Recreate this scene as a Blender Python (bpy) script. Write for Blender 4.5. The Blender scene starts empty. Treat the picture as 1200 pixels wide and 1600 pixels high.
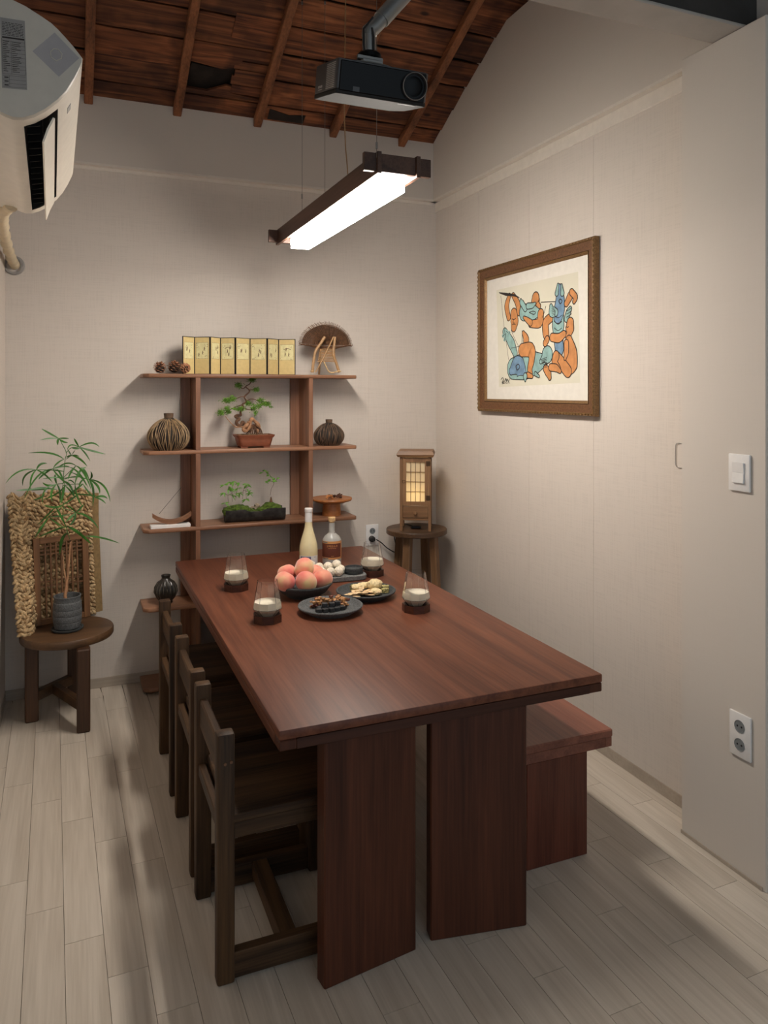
import bpy, bmesh, math, random
from mathutils import Vector, Matrix, noise
random.seed(7)
PI = math.pi
sc = bpy.context.scene
C = sc.collection

# ------------------------------------------------------------------ camera
F = 1175.0; HOR = 611.0; H = 1.65; YAW = math.atan((600 - 112.0) / F)
cd = bpy.data.cameras.new('camera'); cam = bpy.data.objects.new('camera', cd); C.objects.link(cam)
cam.location = (0, 0, H); cam.rotation_euler = (PI / 2, 0, -YAW)
cd.sensor_fit = 'VERTICAL'; cd.sensor_height = 36; cd.lens = F * 36 / 1600
cd.shift_y = -(800 - HOR) / 1600; cd.clip_start = .05
sc.camera = cam

# ------------------------------------------------------------------ world, exposure
w = bpy.data.worlds.new('world'); sc.world = w; w.use_nodes = True
w.node_tree.nodes['Background'].inputs[0].default_value = (.76, .89, 1, 1)
w.node_tree.nodes['Background'].inputs[1].default_value = .9
sc.view_settings.view_transform = 'Standard'; sc.view_settings.look = 'None'
sc.view_settings.gamma = 1; sc.view_settings.use_curve_mapping = False
sc.view_settings.exposure = 0.0
LAMP = 73.0          # pendant diffuser radiance
LAMP_COL = (1, .92, .825)

# ------------------------------------------------------------------ small maths: where a sight line meets a plane of the room
FW = (math.sin(YAW), math.cos(YAW)); RT = (math.cos(YAW), -math.sin(YAW))
def ray(x, y):
    u = (x - 600) / F; v = (HOR - y) / F
    return (FW[0] + u * RT[0], FW[1] + u * RT[1], v)
def on_y(x, y, Y):
    r = ray(x, y); t = Y / r[1]; return Vector((r[0] * t, Y, H + r[2] * t))
def on_x(x, y, X):
    r = ray(x, y); t = X / r[0]; return Vector((X, r[1] * t, H + r[2] * t))
def on_z(x, y, Z):
    r = ray(x, y); t = (Z - H) / r[2]; return Vector((r[0] * t, r[1] * t, Z))

# ------------------------------------------------------------------ materials
def lin(c):
    return tuple((v / 255 / 12.92 if v / 255 < .04045 else ((v / 255 + .055) / 1.055) ** 2.4) for v in c) + (1,)
def newmat(name):
    m = bpy.data.materials.new(name); m.use_nodes = True
    nt = m.node_tree; b = nt.nodes['Principled BSDF']
    return m, nt, b
def N(nt, t, **k):
    n = nt.nodes.new(t)
    for a, v in k.items(): setattr(n, a, v)
    return n
def ramp(nt, fac, stops):
    r = N(nt, 'ShaderNodeValToRGB'); nt.links.new(fac, r.inputs[0])
    e = r.color_ramp.elements
    while len(e) < len(stops): e.new(.5)
    for i, (p, c) in enumerate(stops): e[i].position = p; e[i].color = c
    return r.outputs[0]
def coords(nt, scale, rnd=True):
    tc = N(nt, 'ShaderNodeTexCoord'); mp = N(nt, 'ShaderNodeMapping'); mp.inputs['Scale'].default_value = scale
    if rnd:
        oi = N(nt, 'ShaderNodeObjectInfo'); va = N(nt, 'ShaderNodeVectorMath', operation='ADD')
        mu = N(nt, 'ShaderNodeMath', operation='MULTIPLY'); mu.inputs[1].default_value = 37
        nt.links.new(oi.outputs['Random'], mu.inputs[0]); nt.links.new(tc.outputs['Object'], va.inputs[0])
        nt.links.new(mu.outputs[0], va.inputs[1]); nt.links.new(va.outputs[0], mp.inputs[0])
    else: nt.links.new(tc.outputs['Object'], mp.inputs[0])
    return mp.outputs[0]
def bumpto(nt, b, h, s, d=.002):
    bp = N(nt, 'ShaderNodeBump'); bp.inputs['Strength'].default_value = s; bp.inputs['Distance'].default_value = d
    nt.links.new(h, bp.inputs['Height']); nt.links.new(bp.outputs[0], b.inputs['Normal'])
def plain(name, col, rough=.6, metal=0, var=0, vscale=30, bump=0, spec=.5, **k):
    m, nt, b = newmat(name); c = lin(col)
    b.inputs['Base Color'].default_value = c; b.inputs['Roughness'].default_value = rough
    b.inputs['Metallic'].default_value = metal; b.inputs['Specular IOR Level'].default_value = spec
    for a, v in k.items(): b.inputs[a].default_value = v
    n = N(nt, 'ShaderNodeTexNoise'); n.inputs['Scale'].default_value = vscale; n.inputs['Detail'].default_value = 5
    nt.links.new(coords(nt, (1, 1, 1)), n.inputs['Vector'])
    v = max(var, .03)
    lo = tuple(x * (1 - v) for x in c[:3]) + (1,); hi = tuple(min(1, x * (1 + v)) for x in c[:3]) + (1,)
    nt.links.new(ramp(nt, n.outputs[0], [(.35, lo), (.65, hi)]), b.inputs['Base Color'])
    if bump: bumpto(nt, b, n.outputs[0], bump)
    return m
def wood(name, dark, light, axis=0, rough=.5, scale=1., jit=.15, rings=1., spec=.4, bump=.25):
    m, nt, b = newmat(name)
    s = [22 * scale] * 3; s[axis] = 1.3 * scale
    co = coords(nt, s)
    n1 = N(nt, 'ShaderNodeTexNoise'); n1.inputs['Scale'].default_value = .55; n1.inputs['Detail'].default_value = 6; n1.inputs['Distortion'].default_value = .9 * rings
    nt.links.new(co, n1.inputs['Vector'])
    s2 = [160 * scale] * 3; s2[axis] = 5 * scale
    n2 = N(nt, 'ShaderNodeTexNoise'); n2.inputs['Scale'].default_value = 1; n2.inputs['Detail'].default_value = 3
    nt.links.new(coords(nt, s2), n2.inputs['Vector'])
    ad = N(nt, 'ShaderNodeMath', operation='MULTIPLY_ADD'); nt.links.new(n2.outputs[0], ad.inputs[0]); ad.inputs[1].default_value = .45
    nt.links.new(n1.outputs[0], ad.inputs[2])
    col = ramp(nt, ad.outputs[0], [(.52, lin(dark)), (.92, lin(light))])
    oi = N(nt, 'ShaderNodeObjectInfo'); mr = N(nt, 'ShaderNodeMapRange'); mr.inputs['To Min'].default_value = 1 - jit; mr.inputs['To Max'].default_value = 1 + jit
    nt.links.new(oi.outputs['Random'], mr.inputs[0])
    hs = N(nt, 'ShaderNodeHueSaturation'); nt.links.new(mr.outputs[0], hs.inputs['Value']); nt.links.new(col, hs.inputs['Color'])
    nt.links.new(hs.outputs[0], b.inputs['Base Color'])
    b.inputs['Roughness'].default_value = rough; b.inputs['Specular IOR Level'].default_value = spec
    bumpto(nt, b, n2.outputs[0], bump, .001)
    return m
def wallpaper(name, col, linen=True, seams=None):
    m, nt, b = newmat(name); c = lin(col)
    tot = None
    tc = N(nt, 'ShaderNodeTexCoord')
    for s in ((380, 380, 12), (14, 14, 420)):
        mp = N(nt, 'ShaderNodeMapping'); mp.inputs['Scale'].default_value = s
        nt.links.new(tc.outputs['Object'], mp.inputs[0])
        n = N(nt, 'ShaderNodeTexNoise'); n.inputs['Scale'].default_value = .6; n.inputs['Detail'].default_value = 2
        nt.links.new(mp.outputs[0], n.inputs['Vector'])
        if tot is None: tot = n.outputs[0]
        else:
            a = N(nt, 'ShaderNodeMath', operation='ADD'); nt.links.new(tot, a.inputs[0]); nt.links.new(n.outputs[0], a.inputs[1]); tot = a.outputs[0]
    k = .03 if linen else .01
    lo = tuple(x * (1 - k) for x in c[:3]) + (1,); hi = tuple(min(1, x * (1 + k)) for x in c[:3]) + (1,)
    nt.links.new(ramp(nt, tot, [(.8 if linen else .6, lo), (1., hi)]), b.inputs['Base Color'])
    b.inputs['Roughness'].default_value = .85; b.inputs['Specular IOR Level'].default_value = .2
    bumpto(nt, b, tot, .35 if linen else .1, .0008)
    return m
def glassmat(name, col=(255, 255, 255), rough=0., ior=1.45):
    m, nt, b = newmat(name)
    b.inputs['Base Color'].default_value = lin(col); b.inputs['Roughness'].default_value = rough
    b.inputs['Transmission Weight'].default_value = 1; b.inputs['IOR'].default_value = ior
    return m

WALL = wallpaper('linen_wallpaper', (206, 197, 188))
WALLS = wallpaper('smooth_wall_paint', (206, 198, 189), False)
TRIMW = plain('white_trim', (216, 208, 198), .7)
FLOORM = wood('pale_vinyl_plank', (186, 174, 159), (208, 197, 183), 1, .5, .8, .025, 2.5, .3, .15)
FLOORX = plain('floor_base', (120, 110, 98), .7)
BASEM = wood('pale_skirting', (160, 148, 134), (178, 166, 152), 0, .5, .6, .02)
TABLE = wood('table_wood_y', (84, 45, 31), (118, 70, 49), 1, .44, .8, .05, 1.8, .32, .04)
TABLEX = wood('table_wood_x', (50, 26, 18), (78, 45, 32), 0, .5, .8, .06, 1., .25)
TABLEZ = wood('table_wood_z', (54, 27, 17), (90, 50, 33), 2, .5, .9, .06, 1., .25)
BENCHZ = wood('bench_wood_z', (76, 36, 25), (108, 58, 42), 2, .38, 1.2, .08)
BENCHY = wood('bench_wood_y', (104, 60, 48), (140, 88, 70), 1, .38, .8, .06)
CHAIRX = wood('chair_wood_x', (38, 26, 18), (88, 64, 42), 0, .55, 1.1, .12, 1., .22)
CHAIRY = wood('chair_wood_y', (38, 26, 18), (88, 64, 42), 1, .55, 1.1, .12, 1., .22)
CHAIRZ = wood('chair_wood_z', (38, 26, 18), (88, 64, 42), 2, .55, 1.1, .12, 1., .22)
SHX = wood('shelf_wood_x', (116, 80, 58), (162, 118, 90), 0, .42, .8, .05)
SHZ = wood('shelf_wood_z', (112, 76, 55), (156, 112, 86), 2, .42, .9, .07)
STX = wood('stool_wood_x', (58, 40, 27), (104, 76, 52), 0, .42, .8, .1)
STZ = wood('stool_wood_z', (44, 28, 19), (86, 58, 38), 2, .45, 1.1, .1)
ST2Z = wood('grey_stool_wood_z', (84, 60, 40), (132, 98, 68), 2, .5, 1.1, .1)
LATZ = wood('lattice_wood_z', (82, 54, 34), (128, 90, 58), 2, .5, 1.2, .08)
LATX = wood('lattice_wood_x', (82, 54, 34), (128, 90, 58), 0, .5, 1.2, .08)
LANZ = wood('lantern_wood_z', (104, 74, 48), (142, 106, 74), 2, .45, 1.4, .06)
LANX = wood('lantern_wood_x', (104, 74, 48), (142, 106, 74), 0, .45, 1.4, .06)
LAMPY = wood('pendant_wood_y', (62, 42, 32), (96, 68, 54), 1, .5, 1., .06)
RAFT = wood('rafter_wood', (84, 50, 32), (148, 94, 60), 1, .6, .8, .12)
def roofwood():
    m, nt, b = newmat('old_roof_board')
    n1 = N(nt, 'ShaderNodeTexNoise'); n1.inputs['Scale'].default_value = 1.1; n1.inputs['Detail'].default_value = 7; n1.inputs['Distortion'].default_value = 1.4
    nt.links.new(coords(nt, (1.6, 26, 26)), n1.inputs['Vector'])
    n3 = N(nt, 'ShaderNodeTexNoise'); n3.inputs['Scale'].default_value = 4.5; n3.inputs['Detail'].default_value = 3
    nt.links.new(coords(nt, (1, 1, 1)), n3.inputs['Vector'])
    col = ramp(nt, n1.outputs[0], [(.32, lin((74, 38, 22))), (.5, lin((122, 70, 40))), (.72, lin((166, 104, 64)))])
    st = ramp(nt, n3.outputs[0], [(.36, (.28, .24, .24, 1)), (.52, (1, 1, 1, 1))])
    mx = N(nt, 'ShaderNodeMix', data_type='RGBA', blend_type='MULTIPLY'); mx.inputs[0].default_value = .8
    nt.links.new(col, mx.inputs[6]); nt.links.new(st, mx.inputs[7])
    # dark knots
    vo = N(nt, 'ShaderNodeTexVoronoi'); vo.inputs['Scale'].default_value = 1.0; nt.links.new(coords(nt, (2.2, 4.5, 4.5)), vo.inputs['Vector'])
    kn = ramp(nt, vo.outputs['Distance'], [(.035, (.08, .06, .05, 1)), (.075, (1, 1, 1, 1))])
    m2 = N(nt, 'ShaderNodeMix', data_type='RGBA', blend_type='MULTIPLY'); m2.inputs[0].default_value = .9
    nt.links.new(mx.outputs[2], m2.inputs[6]); nt.links.new(kn, m2.inputs[7])
    oi = N(nt, 'ShaderNodeObjectInfo'); mr = N(nt, 'ShaderNodeMapRange'); mr.inputs['To Min'].default_value = .6; mr.inputs['To Max'].default_value = 1.15
    nt.links.new(oi.outputs['Random'], mr.inputs[0]); hs = N(nt, 'ShaderNodeHueSaturation'); hs.inputs['Saturation'].default_value = 1.0
    nt.links.new(mr.outputs[0], hs.inputs['Value']); nt.links.new(m2.outputs[2], hs.inputs['Color']); nt.links.new(hs.outputs[0], b.inputs['Base Color'])
    b.inputs['Roughness'].default_value = .75; bumpto(nt, b, n1.outputs[0], .5, .003)
    return m
ROOF = roofwood()
DARKW = plain('dark_wood', (38, 30, 24), .9, var=.4, vscale=12)  # near-black brown for the roof deck, splinters and closing wall
def emis(name, col, s, base=(230, 225, 215)):
    m, nt, b = newmat(name); b.inputs['Base Color'].default_value = lin(base)
    b.inputs['Emission Color'].default_value = col + (1,); b.inputs['Emission Strength'].default_value = s
    return m
GLOW = emis('lit_diffuser', LAMP_COL, LAMP)
ACW = plain('ac_white_plastic', (222, 214, 200), .35)
ACC = plain('ac_end_cap', (190, 184, 172), .4)
BLK = plain('matte_black', (22, 20, 20), .5)
GBLK = plain('gloss_black', (8, 8, 9), .32, spec=.15)
DGREY = plain('dark_grey_plastic', (52, 50, 50), .45)
GREYP = plain('grey_plastic', (150, 146, 142), .5)
SOCK = plain('socket_grey', (122, 126, 128), .4)
SILV = plain('brushed_aluminium', (150, 148, 144), .38, .7)
STEEL = plain('painted_steel_light', (168, 162, 154), .55, var=.06, vscale=8)
STEEL_SHADED = plain('painted_steel_shaded', (50, 48, 46), .6, var=.2, vscale=10)  # beam paint with the shade of its upper parts put into the colour
WHP = plain('white_plastic', (228, 226, 224), .35)
WIRE = plain('steel_wire', (130, 122, 112), .4, .5)
PAPER = plain('mat_board', (216, 212, 203), .8)
INK = plain('ink', (38, 32, 30), .8)
STONE = plain('basalt_ceramic', (88, 90, 91), .75, var=.35, vscale=160, bump=.5)
STONED = plain('basalt_ceramic_dark', (62, 65, 66), .7, var=.35, vscale=160, bump=.5)
STONEG = plain('grey_stone_tray', (112, 112, 110), .8, var=.25, vscale=120, bump=.4)
TERRA = plain('terracotta', (136, 78, 54), .55, var=.12, vscale=40)
SOIL = plain('soil', (60, 46, 34), .95, var=.6, vscale=150, bump=1)
LEAF = plain('leaf_green', (50, 102, 30), .45, var=.3, vscale=14)
LEAFL = plain('leaf_fresh_green', (96, 148, 52), .5, var=.3, vscale=40)
LEAFB = plain('juniper_green', (102, 146, 48), .6, var=.45, vscale=40)
MOSS = plain('moss', (70, 90, 26), .95, var=.5, vscale=90, bump=1)
BARK = plain('bark', (96, 66, 46), .8, var=.4, vscale=60, bump=.8)
BARKL = plain('peeled_bark', (168, 124, 90), .6, var=.25, vscale=50, bump=.5)
STRAW = plain('straw_rope', (186, 158, 118), .85, var=.35, vscale=60, bump=.6)
STRAWB = plain('mat_backing', (138, 112, 74), .9, var=.15, vscale=60)
WICK = plain('wicker_brown', (98, 66, 42), .6, var=.35, vscale=60)
BAMB = plain('pale_branch', (158, 122, 82), .5, var=.2, vscale=40)
TWIG = plain('twig_tan', (150, 124, 92), .7, var=.35, vscale=30)
TWIGD = plain('twig_brown', (96, 74, 56), .7, var=.35, vscale=30)
VBODY = plain('vase_core', (40, 32, 26), .8)
CONEM = plain('pinecone_scale', (156, 108, 78), .7, var=.4, vscale=90)
GOLD = plain('screen_silk_gold', (204, 182, 126), .7, var=.05, vscale=60)
GOLDP = plain('screen_painting_paper', (212, 204, 156), .8, var=.07, vscale=40)
INKB = plain('brown_ink', (88, 60, 42), .8, var=.3, vscale=90)
ORW = wood('turned_orange_wood', (146, 90, 48), (180, 116, 66), 0, .4, 1., .03)
MILK = plain('milky_rice_wine', (252, 243, 220), .5)
MILKY = plain('rice_wine_bottle_glass', (226, 212, 168), .12, spec=.6)
GL = glassmat('clear_glass')
FROST = glassmat('frosted_glass', (228, 228, 224), .3)
FROST.node_tree.nodes['Principled BSDF'].inputs['Transmission Weight'].default_value = .6
CUPW = wood('dark_coaster_wood', (52, 28, 20), (86, 50, 36), 0, .35, 2., .06)
BRASS = plain('aged_brass_hardware', (84, 62, 44), .4, .7)
FRAMEW = plain('picture_frame_gilt_brown', (104, 70, 44), .42, .15, var=.3, vscale=120, bump=.4)
FRAMEG = plain('picture_frame_gold_edge', (122, 92, 56), .4, .35, var=.3, vscale=200, bump=.6)
SKIN = plain('print_orange', (188, 128, 76), .8, var=.12, vscale=30)
TEAL = plain('print_teal', (134, 168, 164), .8, var=.15, vscale=30)
BLUE = plain('print_blue', (106, 136, 162), .8, var=.2, vscale=30)
CREAMP = plain('print_paper', (208, 204, 186), .8, var=.02, vscale=5)
NAVY = plain('label_navy', (52, 56, 112), .6)
MAROON = plain('label_maroon', (96, 46, 30), .6)
LORNG = plain('label_orange', (206, 148, 92), .6)
LABW = plain('label_white', (224, 222, 222), .6)
CORK = plain('cork', (206, 170, 122), .7, var=.2, vscale=100)
STICK = plain('sticker_silver', (142, 138, 134), .5)
STICKD = plain('sticker_grey_pad', (158, 154, 154), .5)
STAIN = plain('stain_pale_wallpatch', (206, 200, 194), .8)
ROOTM = plain('wood_chunk_brown', (86, 52, 34), .8, var=.4, vscale=70, bump=.8)
ROOTL = plain('wood_chunk_tan', (188, 130, 80), .8, var=.3, vscale=70, bump=.6)
RICE = plain('puffed_rice', (232, 222, 202), .85, var=.18, vscale=200, bump=.8)
NUT = plain('nut_brittle', (176, 126, 76), .5, var=.5, vscale=110, bump=.8)
SESAME = plain('black_sesame', (40, 40, 42), .55, var=.5, vscale=300, bump=.8)
FLAKE = plain('almond_flake', (222, 192, 148), .6, var=.2, vscale=150)
PUFF = plain('pale_puff', (226, 206, 160), .75, var=.15, vscale=120, bump=.5)
SEAW = plain('green_speckled_snack', (164, 154, 100), .7, var=.6, vscale=160, bump=.6)
ROPEM = plain('pipe_wrap', (206, 190, 160), .7, var=.08, vscale=20, bump=.3)
def peachmat():
    m, nt, b = newmat('peach_skin')
    n = N(nt, 'ShaderNodeTexNoise'); n.inputs['Scale'].default_value = 11; n.inputs['Detail'].default_value = 3
    nt.links.new(coords(nt, (1, 1, 1)), n.inputs['Vector'])
    nt.links.new(ramp(nt, n.outputs[0], [(.34, lin((226, 196, 140))), (.46, lin((234, 158, 130))), (.66, lin((222, 112, 100)))]), b.inputs['Base Color'])
    b.inputs['Roughness'].default_value = .7; b.inputs['Sheen Weight'].default_value = .4
    return m
PEACH = peachmat()
def shoji():
    m, nt, b = newmat('lit_paper_pane')
    b.inputs['Base Color'].default_value = lin((236, 226, 200)); b.inputs['Roughness'].default_value = .9
    b.inputs['Transmission Weight'].default_value = 0
    b.inputs['Subsurface Weight'].default_value = 0
    tr = N(nt, 'ShaderNodeBsdfTranslucent'); tr.inputs[0].default_value = lin((250, 234, 196))
    mx = N(nt, 'ShaderNodeMixShader'); mx.inputs[0].default_value = .5
    out = nt.nodes['Material Output']; nt.links.new(b.outputs[0], mx.inputs[1]); nt.links.new(tr.outputs[0], mx.inputs[2]); nt.links.new(mx.outputs[0], out.inputs[0])
    return m
SHOJI = shoji()

# ------------------------------------------------------------------ mesh builder
class MB:
    def __init__(s): s.bm = bmesh.new()
    def faces(s, vs, fs, mi=0, M=None):
        b = [s.bm.verts.new((M @ Vector(v)) if M else Vector(v)) for v in vs]
        for f in fs:
            try: s.bm.faces.new([b[i] for i in f]).material_index = mi
            except ValueError: pass
        return s
    def box(s, a, b, mi=0, M=None):
        x0, y0, z0 = a; x1, y1, z1 = b
        v = [(x0, y0, z0), (x1, y0, z0), (x1, y1, z0), (x0, y1, z0), (x0, y0, z1), (x1, y0, z1), (x1, y1, z1), (x0, y1, z1)]
        return s.faces(v, [(0, 3, 2, 1), (4, 5, 6, 7), (0, 1, 5, 4), (1, 2, 6, 5), (2, 3, 7, 6), (3, 0, 4, 7)], mi, M)
    def beam(s, p, q, wx, wy, mi=0, up=(0, 0, 1)):
        p = Vector(p); q = Vector(q); d = (q - p).normalized(); u = Vector(up)
        if abs(d.dot(u)) > .95: u = Vector((0, 1, 0))
        a = d.cross(u).normalized(); b = a.cross(d).normalized()
        vs = [o + a * (i * wx / 2) + b * (j * wy / 2) for o in (p, q) for i, j in ((-1, -1), (1, -1), (1, 1), (-1, 1))]
        return s.faces(vs, [(0, 1, 2, 3), (7, 6, 5, 4), (0, 4, 5, 1), (1, 5, 6, 2), (2, 6, 7, 3), (3, 7, 4, 0)], mi)
    def prism(s, poly, z0, z1, mi=0, M=None):
        n = len(poly); vs = [(x, y, z0) for x, y in poly] + [(x, y, z1) for x, y in poly]
        fs = [tuple(reversed(range(n))), tuple(range(n, 2 * n))] + [(i, (i + 1) % n, n + (i + 1) % n, n + i) for i in range(n)]
        return s.faces(vs, fs, mi, M)
    def loft(s, rings, mi=0, closed=True, caps=True):
        n = len(rings[0]); vs = [v for r in rings for v in r]; fs = []
        for k in range(len(rings) - 1):
            for i in range(n if closed else n - 1):
                j = (i + 1) % n; fs.append((k * n + i, k * n + j, (k + 1) * n + j, (k + 1) * n + i))
        if caps and closed: fs += [tuple(reversed(range(n))), tuple(range((len(rings) - 1) * n, len(rings) * n))]
        return s.faces(vs, fs, mi)
    def lathe(s, prof, seg=32, c=(0, 0, 0), mi=0, M=None, mod=None):
        rings = []
        for r, z in prof:
            r = max(r, .00002)
            ring = []
            for i in range(seg):
                a = 2 * PI * i / seg; rr = r * (mod(a, z) if mod else 1)
                v = Vector((c[0] + rr * math.cos(a), c[1] + rr * math.sin(a), c[2] + z)); ring.append(M @ v if M else v)
            rings.append(ring)
        if prof[0][0] > 1e-4 and prof[-1][0] > 1e-4: rings.append(rings[0])
        return s.loft(rings, mi, True, False)
    def tube(s, pts, rad, seg=8, mi=0):
        pts = [Vector(p) for p in pts]; n = len(pts)
        if not hasattr(rad, '__len__'): rad = [rad] * n
        rings = []; pu = None
        for i, p in enumerate(pts):
            d = (pts[min(i + 1, n - 1)] - pts[max(i - 1, 0)])
            d = d.normalized() if d.length > 1e-9 else Vector((0, 0, 1))
            if pu is None:
                pu = d.cross(Vector((0, 0, 1)) if abs(d.z) < .9 else Vector((1, 0, 0))).normalized()
            else:
                pu = (pu - d * pu.dot(d)); pu = pu.normalized() if pu.length > 1e-6 else d.orthogonal().normalized()
            b = d.cross(pu)
            rings.append([p + (pu * math.cos(2 * PI * k / seg) + b * math.sin(2 * PI * k / seg)) * rad[i] for k in range(seg)])
        return s.loft(rings, mi, True, True)
    def ico(s, c, r, sub=2, mi=0, sq=(1, 1, 1), nz=0, nf=20, rot=None):
        t = bmesh.new(); bmesh.ops.create_icosphere(t, subdivisions=sub, radius=1)
        c = Vector(c); off = Vector((random.random() * 9, random.random() * 9, 0))
        m = {}
        for v in t.verts:
            d = v.co.copy(); k = 1 + nz * noise.noise(d * nf * .1 + off) * 2
            q = Vector((d.x * sq[0], d.y * sq[1], d.z * sq[2])) * r * k
            if rot: q = rot @ q
            m[v.index] = s.bm.verts.new(c + q)
        for f in t.faces: s.bm.faces.new([m[v.index] for v in f.verts]).material_index = mi
        t.free(); return s
    def build(s, name, mats, parent=None, bevel=0, smooth=35, seg=1, stuff=False, label=None, dbl=False):
        bm = s.bm
        if dbl: bmesh.ops.remove_doubles(bm, verts=bm.verts, dist=1e-5)
        if bevel: bmesh.ops.bevel(bm, geom=list(bm.edges), offset=bevel, segments=seg, affect='EDGES', profile=.5, clamp_overlap=True)
        bmesh.ops.recalc_face_normals(bm, faces=bm.faces)
        me = bpy.data.meshes.new(name); bm.to_mesh(me); bm.free()
        for m in (mats if isinstance(mats, (list, tuple)) else [mats]): me.materials.append(m)
        if smooth:
            me.polygons.foreach_set('use_smooth', [True] * len(me.polygons))
            me.set_sharp_from_angle(angle=math.radians(smooth))
        o = bpy.data.objects.new(name, me); C.objects.link(o)
        if parent: o.parent = parent
        if stuff: o['kind'] = 'stuff'
        if label: o['label'] = label
        return o
def tag(o, label, cat, group=None):
    o['label'] = label; o['category'] = cat
    if group: o['group'] = group
    return o
def thing(name, label, cat, loc=(0, 0, 0), rz=0, group=None):
    o = bpy.data.objects.new(name, None); C.objects.link(o); o.location = loc; o.rotation_euler = (0, 0, rz); o.empty_display_size = .05
    return tag(o, label, cat, group)
def struct(o): o['kind'] = 'structure'; return o
def dup(root, loc, rz=None, label=None):
    r = root.copy(); C.objects.link(r); r.location = loc
    if rz is not None: r.rotation_euler = (0, 0, rz)
    if label: r['label'] = label
    for ch in list(root.children):
        c = ch.copy(); C.objects.link(c); c.parent = r
        for g in list(ch.children): d = g.copy(); C.objects.link(d); d.parent = c
    return r
def pcopy(o, loc=None, parent=None, rot=None):
    c = o.copy(); C.objects.link(c)
    if loc is not None: c.location = loc
    if rot is not None: c.rotation_euler = rot
    if parent: c.parent = parent
    return c
def bez(a, b, c, n):
    a, b, c = Vector(a), Vector(b), Vector(c)
    return [a * (1 - t) ** 2 + b * 2 * t * (1 - t) + c * t * t for t in [i / n for i in range(n + 1)]]
def spline(pts, k=6):
    P = [Vector(p) for p in pts]; P = [P[0] * 2 - P[1]] + P + [P[-1] * 2 - P[-2]]; out = []
    for i in range(1, len(P) - 2):
        for j in range(k):
            t = j / k; a, b, c, d = P[i - 1:i + 3]
            out.append(.5 * ((2 * b) + (c - a) * t + (2 * a - 5 * b + 4 * c - d) * t * t + (3 * b - a - 3 * c + d) * t ** 3))
    out.append(P[-2]); return out
def text_obj(body, size, mat, M, parent, name='lettering', align='CENTER'):
    cu = bpy.data.curves.new(name, 'FONT'); cu.body = body; cu.size = size; cu.extrude = .0001; cu.align_x = align
    cu.resolution_u = 2
    o = bpy.data.objects.new(name, cu); C.objects.link(o)
    dg = bpy.context.evaluated_depsgraph_get(); me = bpy.data.meshes.new_from_object(o.evaluated_get(dg))
    bpy.data.objects.remove(o); me.transform(M); me.materials.clear(); me.materials.append(mat); me.name = name
    q = bpy.data.objects.new(name, me); C.objects.link(q); q.parent = parent
    return q, me

# ================================================================== ROOM
XL, XR, XU, XP = -.327, 2.23, 2.19, 2.105
YB, YU = 4.47, 4.43
LED = 2.905
floor = struct(MB().box((XL - .15, -1, -.1), (2.75, YB + .15, -.004)).build('floor', FLOORX))
# vinyl planks, run almost parallel to the right wall
ang = .021; pw = .1095; pl = .69; Mf = Matrix.Rotation(ang, 4, 'Z')
fb = MB(); k = .0007
cache = {}
for i in range(-4, 25):
    for j in range(0, 7):
        x0 = -.078 + i * pw - .0; y0 = .55 + j * pl - (i * .27 % 1) * pl
        c = Mf @ Vector((x0 + pw / 2, y0 + pl / 2, 0))
        xa, xb = XL + .001, 2.6
        if c.y < .5 or c.y - pl / 2 > YB - .01 or c.x < XL - .07 or c.x > (2.75): continue
        # clip to the room
        corners = [(-pw / 2 + k, -pl / 2 + k), (pw / 2 - k, -pl / 2 + k), (pw / 2 - k, pl / 2 - k), (-pw / 2 + k, pl / 2 - k)]
        wc = [Mf @ Vector((c0, c1, 0)) + c for c0, c1 in corners]
        lim = XR - .001
        poly = []
        for v in wc: poly.append((min(max(v.x, XL + .001), lim) - c.x, min(v.y, YB - .001) - c.y))
        if max(p[1] for p in poly) - min(p[1] for p in poly) < .02 or max(p[0] for p in poly) - min(p[0] for p in poly) < .012: continue
        o = MB().prism(poly, -.004, 0).build('plank', FLOORM, floor, smooth=0); o.location = c
# walls
MB_ = MB().box((XL - .12, YB, -.1), (XR + .3, YB + .12, LED)); back = struct(MB_.build('wall_back', WALL, smooth=0))
struct(MB().box((XL - .12, YU, LED), (XU, YB + .1, 3.36)).build('wall_back_upper', WALLS, smooth=0))
struct(MB().box((XL - .12, -1, -.1), (XL, YB, 4.7)).build('wall_left', WALL, smooth=0))
struct(MB().box((XR, 2.0, -.1), (XR + .12, YB, LED)).build('wall_right', WALL, smooth=0))
Myz = Matrix(((0, 0, 1, 0), (1, 0, 0, 0), (0, 1, 0, 0), (0, 0, 0, 1)))
struct(MB().prism([(YU, LED), (YU, 3.275), (3.65, 3.672), (3.3, 3.675), (-1, 3.675), (-1, LED)], XU, XU + .26, M=Myz).build('wall_right_upper', WALLS, smooth=0))
struct(MB().prism([(4.6, 3.2), (4.6, 4.7), (-1, 4.7), (-1, 3.6)], 2.46, 2.56, M=Myz).build('wall_right_light_stop', DARKW, smooth=0))  # added wall, closes the gap above the gable against world light
struct(MB().box((XP, 1.798, -.0), (XR + .3, 2.17, 2.888)).build('wall_right_panel', WALLS, smooth=0, bevel=.003))
struct(MB().box((2.42, -1, -.1), (2.5, 1.81, LED)).build('wall_right_near', WALLS, smooth=0))
# trims: underside strip of the upper wall band
struct(MB().box((XL, YU - .002, LED - .012), (XR, YB, LED)).build('trim_1', TRIMW))
struct(MB().box((XU - .002, 2.17, LED - .012), (XR, YB, LED)).build('trim_2', TRIMW))
struct(MB().box((XR - .010, 2.17, LED - .075), (XR, YB, LED - .012)).build('trim_3', TRIMW, bevel=.003))
struct(MB().box((XL, YB - .006, LED - .03), (XR, YB, LED - .012)).build('trim_4', TRIMW))
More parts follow.
